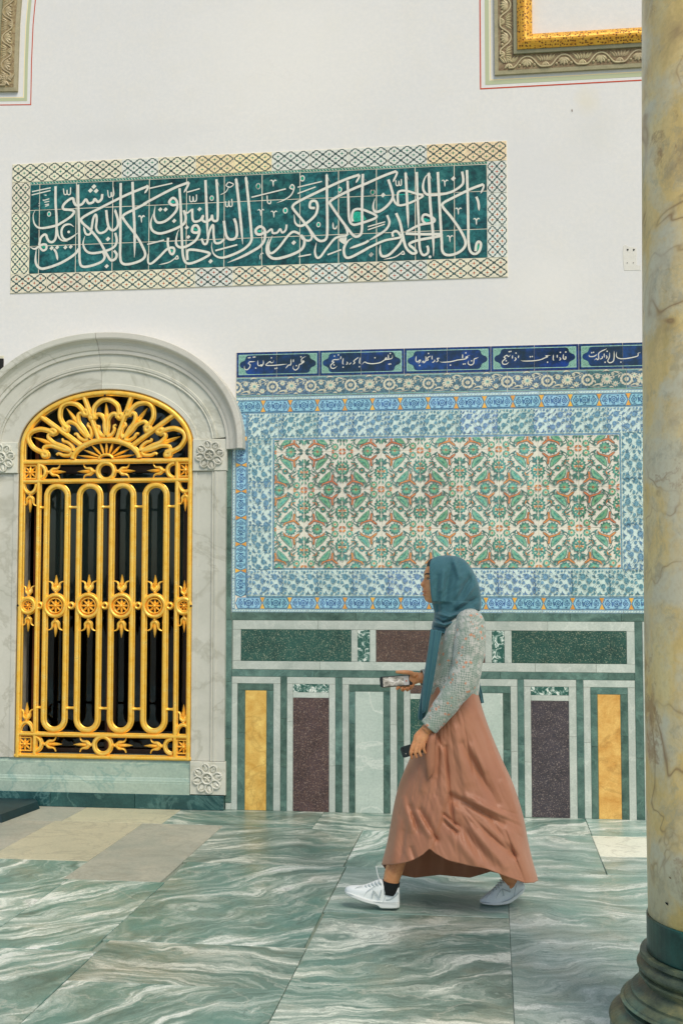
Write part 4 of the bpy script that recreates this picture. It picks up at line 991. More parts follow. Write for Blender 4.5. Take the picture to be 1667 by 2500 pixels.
# panel 5 mirrors panel 3, the middle panel lies between
w5 = lu[15] - lu[10]; p5 = gap - w5; dvw = lu[16] - lu[15]; mid1 = p5 - dvw - (lu[17] - lu[16])
def framed(e, seed, slabm, nm, strip=None, inner=None, d=.0088):
    """e: outer left, inner edges ..., outer right"""
    o0, o1 = e[0], e[-1]; i0, i1 = e[1], e[-2]
    hrun(o0, o1, v6_, v5_, D_GREY, seed=seed, mx=.6); vrun(o0, i0, 0, v6_, D_GREY, seed=seed + 1); vrun(i1, o1, 0, v6_, D_GREY, seed=seed + 2)
    if inner:
        blk(i0, v7_, i1, v6_, D_GREEN); vrun(i0, e[2], 0, v7_, D_GREEN, seed=seed + 3, mx=.6); vrun(e[-3], i1, 0, v7_, D_GREEN, seed=seed + 4, mx=.6)
        blk(e[2], 0, e[-3], v7_, slabm, nm, d)
    else:
        w = i1 - i0; cut = i0 + w * random.Random(seed).uniform(.4, .7)
        blk(i0, v9_, cut, v6_, strip, 'breccia_slab', d); blk(cut, v9_, i1, v6_, strip, 'breccia_slab', d); blk(i0, v10_, i1, v9_, D_GREY); blk(i0, 0, i1, v10_, slabm, nm, d)
framed(lu[0:6], 21, D_YEL, 'yellow_slab', inner=1); vrun(lu[5], lu[6], 0, v5_, D_GREEN, seed=31, mx=.6)
framed([lu[6], lu[7], lu[8], lu[9]], 41, D_PURP, 'porphyry_slab', strip=D_BREC); vrun(lu[9], lu[10], 0, v5_, D_GREEN, seed=32, mx=.6)
framed(lu[10:16], 51, D_PALE, 'pale_slab', inner=1); vrun(lu[15], lu[16], 0, v5_, D_GREEN, seed=33, mx=.6)
framed([lu[16], lu[17], mid1, mid1 + lu[17] - lu[16]], 61, D_GP, 'porphyry_slab', strip=D_RED); vrun(mid1 + lu[17] - lu[16], p5, 0, v5_, D_GREEN, seed=34, mx=.6)
framed([p5, p5 + lu[11] - lu[10], p5 + lu[12] - lu[10], ru[0], ru[1], ru[2]], 71, D_PALE, 'pale_slab', inner=1); vrun(ru[2], ru[3], 0, v5_, D_GREEN, seed=35, mx=.6)
framed([ru[3], ru[4], ru[5], ru[6]], 81, D_PURP2, 'porphyry_slab', strip=D_BREC); vrun(ru[6], ru[7], 0, v5_, D_GREEN, seed=36, mx=.6)
framed(ru[7:13], 91, D_YEL, 'yellow_slab', inner=1)
# green strip between the dado, the tiles and the window
vrun(U(551.5, 1700), uL, .045, v1_, D_GREEN, seed=38, d=.012, mx=.5); vrun(U(552, 1300), U(566, 1300), v1_, V_(556, 1078), D_GREEN, seed=39, d=.012, mx=.6)
blk(U(551.5, 1950), 0, uL, .045, D_GREY)
# ------------------------------------------------------------------ marble window surround
WS = thing('window_surround', 'pale grey marble window surround with moulded arch and carved rosette blocks', 'window', (U(261, 1850), 0, 0))
S_MARB = stone('surround_marble', C(174, 174, 160), C(196, 195, 182), C(140, 138, 118), scale=2.2, vein=.4, rough=.42, rnd=.05, bump=.06, vs=1.4, grain=.08)
S_MARB2 = stone('surround_marble_pale', C(180, 178, 166), C(198, 196, 184), C(160, 156, 138), scale=2.2, vein=.25, rough=.42, rnd=.04, bump=.06, vs=1.4, grain=.08)
S_SILL = stone('sill_marble', C(136, 158, 144), C(166, 180, 164), C(84, 130, 124), scale=2.5, vein=.45, rough=.32, rnd=.04, vs=1.6)
S_PL = stone('plinth_green', C(20, 54, 56), C(50, 90, 88), C(110, 150, 142), scale=4, vein=.3, rough=.25, rnd=.08)
px2m = U(262, 1100) - U(261, 1100); k3 = px2m / 2.529
AC = W(261, 800 + 740 / 2.529)
def sup(a, b, n, t): 
    c, s = math.cos(t), math.sin(t); return (AC[0] + a * k3 * math.copysign(abs(c) ** (2 / n), c), AC[1] + b * k3 * abs(s) ** (2 / n))
def archring(name, stops, t0, t1, mat, back=0.0, legs=0.0, n=72):
    """stops: (a, b, exponent, depth) from inside out, swept round the arch between two angles"""
    g = G(); ts = [t0 + (t1 - t0) * i / n for i in range(n + 1)]; cols = []
    for t in ts: cols.append([(*sup(a, b, e, t), d) for a, b, e, d in stops])
    if legs:
        low = [(x, y - legs, d) for x, y, d in cols[0]]
        if t0 < .01: cols.insert(0, low)
        if t1 > math.pi - .01: cols.append([(x, y - legs, d) for x, y, d in cols[-1]])
    k = len(stops); V = [p for c in cols for p in c]; F = []
    for i in range(len(cols) - 1):
        for q in range(k - 1): F.append([i * k + q + 1, i * k + q, (i + 1) * k + q, (i + 1) * k + q + 1])
    F.append(list(range(k))); F.append([(len(cols) - 1) * k + q for q in range(k)][::-1])
    g.add(V, F); return g.wall(name, mat, WS, c=AC)
def lerp(a, b, f): return a + (b - a) * f
i_, o_ = (539, 346, 2.0), (737, 552, 2.05); h_ = (846, 676, 2.1)
def st(f, d, A=i_, B=o_): return (lerp(A[0], B[0], f), lerp(A[1], B[1], f), lerp(A[2], B[2], f), d)
arch = [st(0, -.16), st(0, .030), st(.02, .034), st(.14, .034), st(.155, .026), st(.18, .026), st(.56, .030), st(.575, .040), st(.60, .042), st(.635, .038), st(.65, .044), st(.72, .046), st(.735, .040), st(1.0, .046), st(1.0, 0)]
tj = R(92.6)
archring('archivolt', arch, R(4.5), tj - .0012, S_MARB); archring('archivolt', arch, tj + .0012, R(175.5), S_MARB)
hood = [st(0.0, .0, o_, h_), st(.0, .050, o_, h_), st(.03, .058, o_, h_), st(.20, .060, o_, h_), st(.22, .066, o_, h_), st(.30, .070, o_, h_), st(.42, .074, o_, h_), st(.55, .084, o_, h_), st(.66, .102, o_, h_), st(.68, .110, o_, h_), st(.74, .114, o_, h_), st(.97, .114, o_, h_), st(1.0, .108, o_, h_), st(1.0, 0, o_, h_)]
archring('hood_moulding', hood, 0.0, tj - .0015, S_MARB2, legs=25 * k3); archring('hood_moulding', hood, tj + .0015, math.pi, S_MARB, legs=25 * k3)
# jambs, one length of moulding each side
jv0, jv1 = V_(510, 1856), V_(510, 1152)
jt = AC[1] + sup(*i_, R(4.5))[1] * 0
uo = AC[0]
def jamb(s):
    g = G(); P = []
    for f, d in ((534, -.16), (534, .030), (538, .034), (562, .034), (565, .026), (570, .026), (648, .030), (652, .040), (656, .042), (662, .036), (668, .044), (680, .046), (683, .040), (736, .046), (736, 0)):
        P.append((uo + s * f * k3, d))
    k = len(P); V = [(u, jv0, d) for u, d in P] + [(u, jv1, d) for u, d in P]
    g.add(V, [[q, q + 1, k + q + 1, k + q] for q in range(k - 1)] + [list(range(k))[::-1], list(range(k, 2 * k))]); g.wall('jamb', S_MARB, WS)
jamb(1); jamb(-1)
def rosette(c, r, parent, mat, k=8):
    g = G()
    for i in range(k):
        a = 2 * math.pi * i / k + .2; d = (math.cos(a), math.sin(a)); q = (-d[1], d[0]); m = (c[0] + d[0] * r * .68, c[1] + d[1] * r * .68)
        P = [Vector((m[0] + (d[0] * math.cos(t) * r * .32 + q[0] * math.sin(t) * r * .27), m[1] + (d[1] * math.cos(t) * r * .32 + q[1] * math.sin(t) * r * .27))) for t in [2 * math.pi * j / 12 for j in range(12)]]
        g.sweep([(p.x, p.y) for p in P], [(-.006, 0), (-.004, .011), (.002, .013), (.006, .006), (.007, 0)], closed=True)
        g.dome((m[0], m[1]), r * .20, .008, 0, n=8, k=2)
        tip = (c[0] + d[0] * r * 1.02, c[1] + d[1] * r * 1.02); g.lens((m[0], m[1]), tip, r * .11, .012, .002)
    g.sweep([(c[0] + r * .36 * math.cos(t), c[1] + r * .36 * math.sin(t)) for t in [2 * math.pi * j / 20 for j in range(20)]], [(-.008, 0), (-.005, .014), (0, .018), (.005, .014), (.008, 0)], closed=True)
    for i in range(5):
        a = 2 * math.pi * i / 5 + .3; g.lens((c[0], c[1]), (c[0] + .30 * r * math.cos(a), c[1] + .30 * r * math.sin(a)), r * .085, .012, .002)
    g.dome(c, r * .09, .016, n=8, k=3)
    return g.wall('rosette', mat, parent, d=.0475, smooth=False)
def block(s, y0, y1, x0=536, x1=741, mat=S_MARB):
    a, b = sorted((uo + s * x0 * k3, uo + s * x1 * k3)); v0, v1 = V_(510, y1), V_(510, y0)
    g = G(); g.slab(a, v0, b, v1, -.12, .047, .004); o = g.wall('rosette_block', mat, WS)
    rosette(((a + b) / 2, (v0 + v1) / 2), (v1 - v0) * .45, o, mat)
for s in (1, -1):
    block(s, 1074, 1151)
    if s > 0: block(s, 1857, 1938, 534, 743)
# short returns of the arch down to the block
# sill, stepped, and the dark plinth under it
sv0, sv1 = V_(300, 1934), V_(300, 1848)
def hmould(name, u0, u1, prof, mat):
    g = G(); k = len(prof); V = [(u0, v, d) for v, d in prof] + [(u1, v, d) for v, d in prof]
    g.add(V, [[q + 1, q, k + q, k + q + 1] for q in range(k - 1)] + [list(range(k)), list(range(k, 2 * k))[::-1]]); return g.wall(name, mat, WS)
L_, R_ = uo - 1100 * k3, uo + 533 * k3; h = sv1 - sv0
hmould('sill', L_, R_, [(sv0, 0), (sv0, .050), (sv0 + .30 * h, .050), (sv0 + .31 * h, .043), (sv0 + .36 * h, .043), (sv0 + .38 * h, .036), (sv0 + .44 * h, .033), (sv0 + .46 * h, .030), (sv0 + .84 * h, .030), (sv0 + .86 * h, .020), (sv0 + .99 * h, .012), (sv1, -.14)], S_SILL)
for a, b in ((uo - 760 * k3, uo - 300 * k3), (uo - 300 * k3, uo + 210 * k3), (uo + 210 * k3, uo + 735 * k3)):
    g = G(); g.slab(a + .001, 0, b - .001, sv0 - .001, 0, .055, .003); g.wall('plinth', S_PL, WS)
# left of the window: pale stone pier
g = G(); g.slab(uo - 742 * k3 - .55, sv1 + .002, uo - 745 * k3, V_(20, 1085), 0, .012, .004); g.wall('pier_slab', stone('pier_stone', C(150, 160, 152), C(178, 182, 170), C(200, 168, 90), scale=5, vein=.4, rnd=.03), WS)

# ------------------------------------------------------------------ casement behind the grille
CW = thing('casement_window', 'dark brown wooden casement with glass panes behind the golden grille', 'window', (uo, .15, sv1))
WOOD = stone('dark_wood', (.018, .009, .005), (.04, .018, .009), scale=14, rough=.4, stretch=(1, .15, 1), rnd=.05)
BEAD = plain('copper_bead', (.20, .065, .02), .35, .3)
def m_glass():
    t = NT('window_glass'); n, l = t.n, t.l
    gl = n.new('ShaderNodeBsdfGlossy'); gl.inputs['Roughness'].default_value = .03; gl.inputs['Color'].default_value = (.9, .95, .95, 1)
    tr = n.new('ShaderNodeBsdfTransparent'); tr.inputs['Color'].default_value = (.55, .62, .60, 1); fr = n.new('ShaderNodeFresnel'); fr.inputs['IOR'].default_value = 1.5
    bp = n.new('ShaderNodeBump'); bp.inputs['Strength'].default_value = .06; bp.inputs['Distance'].default_value = .02; t.put(bp.inputs['Height'], t.noise(t.coord(), 3.0, 2)); l.new(bp.outputs[0], gl.inputs['Normal'])
    mx = n.new('ShaderNodeMixShader'); l.new(fr.outputs[0], mx.inputs[0]); l.new(tr.outputs[0], mx.inputs[1]); l.new(gl.outputs[0], mx.inputs[2]); l.new(mx.outputs[0], n['Material Output'].inputs['Surface']); return t.m
GLASS = m_glass()
DW = .17
def wbar(u0, v0, u1, v1, name='casement_frame', d=.03, m=WOOD):
    g = G(); g.slab(u0, v0, u1, v1, -.02, d, .005); return g.wall(name, m, CW, d=-DW)
cu = [uo - .64, uo - .50, uo - .03, uo + .03, uo + .50, uo + .64]; cv0, cv1 = sv1 - .02, HT + .03; rail = V_(261, 1150); rail2 = V_(261, 1492)
for a, b in ((cu[0], cu[1]), (cu[4], cu[5])): wbar(a - .03, cv0, a + .04 if a < uo else b - .04, cv1) if 0 else None
wbar(cu[0] - .04, cv0, cu[0] + .015, cv1); wbar(cu[5] - .015, cv0, cu[5] + .04, cv1); wbar(uo - .034, cv0, uo + .034, cv1, d=.045); wbar(uo - .56, cv0, uo - .505, cv1); wbar(uo + .505, cv0, uo + .56, cv1)
for v in (cv0, rail, rail2): wbar(cu[0], v, cu[5], v + .05, 'casement_rail', .022)
for (a, b) in ((uo - .505, uo - .034), (uo + .034, uo + .505)):
    for (c, d) in ((cv0 + .05, rail2), (rail2 + .05, rail), (rail + .05, cv1)):
        g = G(); g.slab(a - .006, c - .006, b + .006, d + .006, -.003, .001, .0005); g.wall('glass_pane', GLASS, CW, d=-DW)
for u in (uo - .548, uo, uo + .548):                       # rows of copper beads
    g = G(); n = 110
    for i in range(n): g.dome((u, cv0 + .08 + (cv1 - cv0 - .1) * i / n), .008, .006, 0, n=6, k=2)
    g.sweep([(u, cv0), (u, cv1)], [(-.013, 0), (-.013, .003), (.013, .003), (.013, 0)], m=0); o = g.wall('bead_moulding', BEAD, CW, d=-DW + (.046 if abs(u - uo) < .1 else .031))
    o['kind'] = 'stuff'
g = G(); g.slab(uo - .58, rail2 + .02, uo + .58, cv1 - .02, -.006, 0, .001); g.wall('added_pane_backing', stone('added_backing_grey', (.15, .19, .175), (.20, .25, .23), scale=3, rough=.9, stretch=(1, .2, 1)), CW, d=-DW - .05)  # sheet added behind the upper panes to lift them to a reflected-sky grey
# dim room behind
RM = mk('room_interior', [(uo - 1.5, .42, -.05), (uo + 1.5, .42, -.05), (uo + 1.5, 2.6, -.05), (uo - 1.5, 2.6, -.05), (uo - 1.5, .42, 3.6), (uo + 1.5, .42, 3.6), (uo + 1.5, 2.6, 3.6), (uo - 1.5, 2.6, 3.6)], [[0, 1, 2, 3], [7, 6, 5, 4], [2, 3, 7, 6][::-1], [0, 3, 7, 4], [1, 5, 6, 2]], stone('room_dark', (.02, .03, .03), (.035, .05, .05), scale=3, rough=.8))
setp(RM, kind='structure')
# ------------------------------------------------------------------ gilded grille
GR = thing('window_grille', 'gilded cast iron window grille with fan top, long ovals and star medallions', 'grille', (uo, 0, V_(261, 1848)))
def m_gold():
    t = NT('gilding'); v = t.coord(rnd=11.0); f = t.noise(v, 22, 5, .65); f2 = t.noise(v, 140, 3, .6)
    c = t.ramp(t.math('ADD', t.math('MULTIPLY', f, .7), t.math('MULTIPLY', f2, .3)), [(.26, (.78, .38, .03)), (.45, (1.0, .575, .07)), (.72, (1.0, .71, .20))])
    t.bump(t.math('ADD', t.noise(v, 60, 3), t.math('MULTIPLY', f2, .3)), .12, .003); return t.out(c, t.ramp(f, [(.3, .40), (.7, .26)]), .5, .45)
GOLD = m_gold()
GD = .012                                             # front offset of the grille from the wall
def gp(o, name): return o.wall(name, GOLD, GR, d=.006)
def cr3(x, y): return W(x / 2.529, 800 + y / 2.529)
def cr4(x, y): return W(x / 2.529, 1200 + y / 2.529)
def cr5(x, y): return W(x / 2.529, 1540 + y / 2.529)
q_ = px2m
uLft, uRgt = U(46.5, 1500), U(472.5, 1500)
vTopRail = (V_(60, 1126), V_(60, 1174)); vb = V_(262, 1794), V_(262, 1841.5)
mu = (uLft + uRgt) / 2; sc_u = (uRgt - uLft)
def gu(px): return uLft + (px - 49) / (472.5 - 49) * sc_u
# outer frame: two stiles and the elliptical head
hw = 7 * q_; P = [(uLft + hw, V_(60, 1846)), (uLft + hw, AC[1])]
for i in range(41):
    t = math.pi - math.pi * i / 40; P.append((mu + (sc_u / 2 - hw) * math.cos(t), AC[1] + (343 * k3 - hw) * math.sin(t)))
P += [(uRgt - hw, AC[1]), (uRgt - hw, V_(60, 1846))]
g = G(); g.sweep(P, barprof(hw, .034)); gp(g, 'frame')
g = G(); g.sweep([(uLft, V_(60, 1843)), (uRgt, V_(60, 1843))], barprof(5.5 * q_, .032)); gp(g, 'bottom_rail')
for v, w in ((V_(262, 1127), 6), (V_(262, 1174), 5.5), (V_(262, 1794), 5.5)):
    g = G(); g.sweep([(uLft + .01, v), (uRgt - .01, v)], barprof(w * q_, .031)); gp(g, 'rail')
for x in (97, 433.5):
    g = G(); g.sweep([(gu(x), V_(262, 1843)), (gu(x), V_(262, 1130))], barprof(5.8 * q_, .029)); gp(g, 'stile')
# long ovals
OV = [142, 222, 302, 382]; vt_, vb_ = V_(262, 1185), V_(262, 1783); r_ = 25.5 * q_
for x in OV:
    c = gu(x); P = [(c + r_ * math.cos(t), vt_ - r_ + r_ * math.sin(t)) for t in [math.pi * i / 14 for i in range(15)]] + [(c - r_ * math.cos(t), vb_ + r_ - r_ * math.sin(t)) for t in [math.pi * i / 14 for i in range(15)]]
    g = G(); g.sweep(P, barprof(7.0 * q_, .026), closed=True); gp(g, 'oval_bar')
# spool shaped links
for y in (1238, 1729):
    v = V_(262, y)
    for a, b in ((100, 113), (171, 193), (251, 273), (331, 353), (411, 430)):
        ua, ub = gu(a), gu(b); n = 8; g = G()
        g.sweep([(ua + (ub - ua) * i / n, v) for i in range(n + 1)], barprof(4.4 * q_, .022), wf=lambda k: .62 + .55 * abs(2 * k - 1) ** 2); gp(g, 'link')
def ringbar(g, c, r, w, d, n=28): g.sweep([(c[0] + r * math.cos(t), c[1] + r * math.sin(t)) for t in [2 * math.pi * i / n for i in range(n)]], barprof(w, d), closed=True)
def star(g, c, r, k=8, d=.018):
    for i in range(k):
        a = 2 * math.pi * i / k; g.lens((c[0] + math.cos(a) * r * .12, c[1] + math.sin(a) * r * .12), (c[0] + math.cos(a) * r, c[1] + math.sin(a) * r), r * .16, d, .004, n=4)
    g.dome(c, r * .26, d * 1.2, .006, n=10); 
def tulip(c, ang, L, w=None):
    """three petalled bud growing from c in direction ang"""
    w = w or L * .36; d = Vector((math.cos(ang), math.sin(ang))); s = Vector((-d.y, d.x)); c = Vector(c); g = G()
    P = lambda a, b: tuple(c + d * a * L + s * b * w)
    g.sweep([P(0, 0), P(.12, 0), P(.2, 0)], barprof(w * .20, .018)); g.dome(P(.10, 0), w * .26, .024, n=8)
    g.lens(P(.22, 0), P(1.0, 0), w * .24, .026)
    for k in (-1, 1):
        pts = catmull([P(.18, k * .05), P(.30, k * .40), P(.48, k * .44), P(.60, k * .62), P(.66, k * 1.0)], 4)
        g.sweep([tuple(p) for p in pts], barprof(w * .26, .022), wf=lambda k_: 1.0 - .72 * k_)
    g.lens(P(.14, 0), P(.5, 0), w * .5, .014)
    return gp(g, 'tulip_finial')
vm = V_(262, 1478.5)
for x, r in ((75, 17), (142, 24.5), (222, 25.5), (302, 25.5), (382, 24.5), (452, 17)):
    c = (gu(x), vm); g = G(); ringbar(g, c, r * q_, 5.2 * q_, .034); ringbar(g, c, r * q_ * .70, 2.0 * q_, .026); star(g, c, r * q_ * .74); gp(g, 'star_medallion')
    L = (40 if r > 20 else 36) * q_
    tulip((c[0], c[1] + (r + 3) * q_), R(90), L * 1.1, L * (.46 if r > 20 else .40)); tulip((c[0], c[1] - (r + 3) * q_), R(-90), L * 1.15, L * (.44 if r > 20 else .40))
for x in (103, 180, 262, 342, 418):
    g = G(); ringbar(g, (gu(x), vm), 6.2 * q_, 3.3 * q_, .026, 16); gp(g, 'small_ring')
# corner stars
for x, y in ((74.5, 1151), (453.5, 1150), (72.5, 1819), (453.5, 1819)):
    c = (gu(x), V_(262, y)); g = G(); star(g, c, 17 * q_); g.sweep([(c[0] + a * 15 * q_, c[1] + b * 15 * q_) for a, b in ((-1, -1), (1, -1), (1, 1), (-1, 1))], barprof(2 * q_, .02), closed=True); gp(g, 'corner_star')
# the two friezes
for y in (1151, 1818.5):
    v = V_(262, y); g = G(); ringbar(g, (mu, v), 20 * q_, 5.6 * q_, .03); gp(g, 'frieze_ring')
    for s in (-1, 1):
        x = mu + s * 162 * q_; P = [(x - s * 17 * q_ * math.cos(t) * -1, v + 17.5 * q_ * math.sin(t)) for t in [-math.pi / 2 + math.pi * i / 12 for i in range(13)]]
        P = [(mu + s * (166 * q_ - 18 * q_ * math.cos(t)), v + 17.5 * q_ * math.sin(t)) for t in [-math.pi / 2 + math.pi * i / 12 for i in range(13)]]
        g = G(); g.sweep(P, barprof(5 * q_, .026)); gp(g, 'half_ring')
        tulip((mu + s * 144 * q_, v), R(180) if s > 0 else 0, 46 * q_, 17 * q_); tulip((mu + s * 25 * q_, v), 0 if s > 0 else R(180), 46 * q_, 17 * q_)
# side friezes: half rings and hanging buds
for x in (75, 452.5):
    for y, sg in ((1180, -1), (1789, 1)):
        c = (gu(x), V_(262, y)); P = [(c[0] + 15.5 * q_ * math.cos(t), c[1] + sg * 22 * q_ * math.sin(t)) for t in [math.pi * i / 12 for i in range(13)]]
        g = G(); g.sweep(P, barprof(4.6 * q_, .026)); gp(g, 'half_ring'); tulip((c[0], c[1] + sg * 22 * q_), R(90 * sg), 46 * q_, 17 * q_)
# fan head
FC = cr3(662, 812)
arcP = [(FC[0] + 205 * k3 * math.cos(t), FC[1] - 5 * k3 + 118 * k3 * math.sin(t)) for t in [R(4) + (math.pi - R(8)) * i / 24 for i in range(25)]]
g = G(); g.sweep(arcP, barprof(17 * k3, .03)); gp(g, 'inner_arch')
for i in range(9):
    a = R(12 + 156 * i / 8); r0, r1 = 48, 108 + 75 * abs(math.cos(a)) ** 1.2
    g = G(); g.lens((FC[0] + r0 * k3 * math.cos(a), FC[1] + r0 * .6 * k3 * math.sin(a)), (FC[0] + r1 * k3 * math.cos(a), FC[1] + min(r1, 112) * k3 * math.sin(a)), 8.5 * k3, .024, n=6); gp(g, 'sun_ray')
g = G(); g.sweep([(FC[0] + 42 * k3 * math.cos(t), FC[1] + 26 * k3 * math.sin(t)) for t in [math.pi * i / 12 for i in range(13)]], barprof(9 * k3, .026)); gp(g, 'sun_hub')
SPK = (((508, 728), (258, 548)), ((618, 694), (528, 432)), ((728, 694), (818, 430)), ((826, 728), (1082, 538)))
for a, b in SPK:
    g = G(); g.sweep([cr3(*a), cr3(*b)], barprof(15 * k3, .028)); gp(g, 'spoke')
def fan(base, tip, wid, squash=1.0):
    """lily under a horseshoe loop"""
    b = Vector(cr3(*base)); t = Vector(cr3(*tip)); L = (t - b).length; d = (t - b).normalized(); s = Vector((-d.y, d.x)); w = wid * k3
    P = lambda x, y: tuple(b + d * x * L + s * y * w)
    def bar(pts, wd, dp, wf=None, name='scroll'):
        g = G(); g.sweep([tuple(p) for p in catmull(pts, 5)], barprof(wd * k3, dp), wf=wf); gp(g, name)
    bar([P(.60, -.92), P(.56, -1.08), P(.48, -.98), P(.52, -.80), P(.64, -.86), P(.82, -.76), P(.96, -.38), P(1.0, 0), P(.96, .38), P(.82, .76), P(.64, .86), P(.52, .80), P(.48, .98), P(.56, 1.08), P(.60, .92)], 15, .028, name='horseshoe_loop')
    g = G(); g.lens(P(.42, 0), P(.90, 0), 13 * k3, .028); gp(g, 'spike')
    for k in (-1, 1):
        bar([P(.05, 0), P(.26, k * .10), P(.46, k * .12), P(.60, k * .38), P(.60, k * .66), P(.50, k * .70)], 15, .024, lambda q: 1.0 - .25 * q)
        bar([P(.02, k * .05), P(.06, k * .34), P(.18, k * .52), P(.28, k * .50), P(.32, k * .66)], 13.5, .022, lambda q: 1.0 - .45 * q)
fan((664, 678), (661, 445), 92); fan((560, 692), (402, 478), 84); fan((768, 692), (932, 476), 84); fan((462, 768), (186, 668), 78); fan((872, 768), (1146, 662), 78)
g = G(); g.dome(cr3(661, 424), .008, .012, .03, n=8); g.wall('bolt', M_BLACK, GR, d=.008)
for x in (52, 470): g = G(); g.dome((gu(x), vm), .008, .01, .03, n=8); g.wall('bolt', M_BLACK, GR, d=.008)

# ------------------------------------------------------------------ dark step at the foot of the pier
ST_ = mk('stone_step', [(-3.9, -.60, 0), (-3.04, -.60, 0), (-2.98, -.13, 0), (-3.03, -.066, 0), (-3.9, -.066, 0), (-3.9, -.585, .048), (-3.055, -.585, .048), (-2.995, -.14, .048), (-3.04, -.066, .05), (-3.9, -.066, .05)],
         [[0, 1, 6, 5], [1, 2, 7, 6], [2, 3, 8, 7], [5, 6, 7, 8, 9], [3, 4, 9, 8], [4, 0, 5, 9]], stone('step_dark', (.004, .018, .022), (.012, .04, .045), scale=5, rough=.5, rnd=.02))
setp(ST_, 'dark polished stone step at the foot of the window, bottom left corner', 'step')
# ------------------------------------------------------------------ carved frames high on the wall, painted lines
OL = stone('olive_paint', C(136, 130, 100), C(164, 154, 122), scale=16, rough=.55, rnd=.05, bump=.2); OLG = stone('olive_plain', C(122, 124, 98), C(142, 138, 108), scale=12, rough=.6, rnd=.04)
BRN = stone('brown_ground', C(92, 66, 42), C(162, 146, 108), scale=46, rough=.7, grain=.5); OLH = stone('carving_olive', C(160, 148, 112), C(184, 170, 134), scale=22, rough=.5, rnd=.08)  # mottled brown ground, paler olive for the raised leafwork
def m_fret():
    t = NT('gilt_fretwork'); v = t.coord()
    k = t.vor(v, 14, 'F1', 0, .2); e = t.vor(v, 62, 'F1', 0, .7)
    h = t.math('MULTIPLY', t.ramp(e, [(.30, 1.0), (.42, 0.0)]), t.ramp(k, [(.06, 0.0), (.14, 1.0)]))
    c = t.mix(h, t.ramp(t.noise(v, 30, 4), [(.3, C(206, 142, 38)), (.7, C(236, 178, 66))]), C(112, 66, 22))
    t.bump(t.math('SUBTRACT', 1.0, h), .6, .004); return t.out(c, .42, .5, .25)
FRET = m_fret(); PGREEN = plain('green_line_paint', C(168, 174, 140), .8); PRED = plain('red_line_paint', C(176, 58, 12), .8); PYEL = plain('yellow_line_paint', C(222, 206, 150), .8)
def line(path, w, m, d, nm='painted_line'):
    g = G(); g.sweep(path, [(-w / 2, 0), (-w / 2, d), (w / 2, d), (w / 2, 0)]); return g.wall(nm, m, WALL)
def vine(parent, a, b, wdt, period, inward):
    """carving along a straight member from a to b: waves, palmettes and a comb of leaves; inward = side of the opening"""
    a = Vector(a); b = Vector(b); L = (b - a).length; d = (b - a) / L; s = inward; n = max(1, round(L / period)); st = L / n
    P = lambda x, y: tuple(a + d * x + s * y)
    for i in range(n):
        g = G(); x0 = i * st
        pts = catmull([P(x0, -wdt * .36), P(x0 + st * .16, -wdt * .30), P(x0 + st * .34, wdt * .20), P(x0 + st * .5, wdt * .36), P(x0 + st * .66, wdt * .20), P(x0 + st * .84, -wdt * .30), P(x0 + st, -wdt * .36)], 4)
        g.sweep([tuple(p) for p in pts], [(-.006, 0), (-.004, .008), (.004, .008), (.006, 0)], m=0)
        for k in range(5):                                # palmette under the wave
            an = R(-70 + 35 * k); tip = P(x0 + st * .5 + math.sin(an) * wdt * .42, -wdt * .02 - math.cos(an) * wdt * .34)
            g.lens(P(x0 + st * .5, wdt * .14), tip, .015, .010, .001, n=5)
        for k in (-1, 1): g.dome(P(x0 + st * .5 + k * st * .2, -wdt * .22), .010, .011, n=7, k=2)
        for k in range(6):                                # comb of leaves between the waves
            f = (k - 2.5) / 2.5; g.lens(P(x0 + f * st * .12, wdt * .0), P(x0 + f * st * .27, wdt * .46), .0085, .009, .001, n=4)
        for k in range(3): g.lens(P(x0, -wdt * .05), P(x0 + (k - 1) * st * .12, -wdt * .40), .010, .009, .001, n=4)
        g.wall('carved_leafwork', OLH, parent, d=.028)
def uframe(nm, label, path, inset, sgn, gold=True):
    """moulded frame swept along an outline; offsets are measured towards the opening"""
    o = thing(nm, label, 'frame', (path[0][0], 0, path[0][1]))
    def part(name, prof, m): g = G(); g.sweep(path, prof); return g.wall(name, m, o)
    q = inset; z = sgn
    part('outer_moulding', [(0, 0), (0, .022), (z * q * 9, .026), (z * q * 9, 0)], OL)
    part('carved_ground', [(z * q * 9.2, 0), (z * q * 9.2, .026), (z * q * 46, .034), (z * q * 46, 0)], BRN)
    part('plain_band', [(z * q * 46.2, 0), (z * q * 46.2, .050), (z * q * 55, .054), (z * q * 55, 0)], OLG)
    if gold: part('gilt_moulding', [(z * q * 55.2, 0), (z * q * 55.2, .060)] + [(z * q * (55.2 + 37 * k / 8), .060 + .034 * math.sin(math.pi * k / 8)) for k in range(1, 8)] + [(z * q * 92, .060), (z * q * 92, 0)], FRET)
    return o
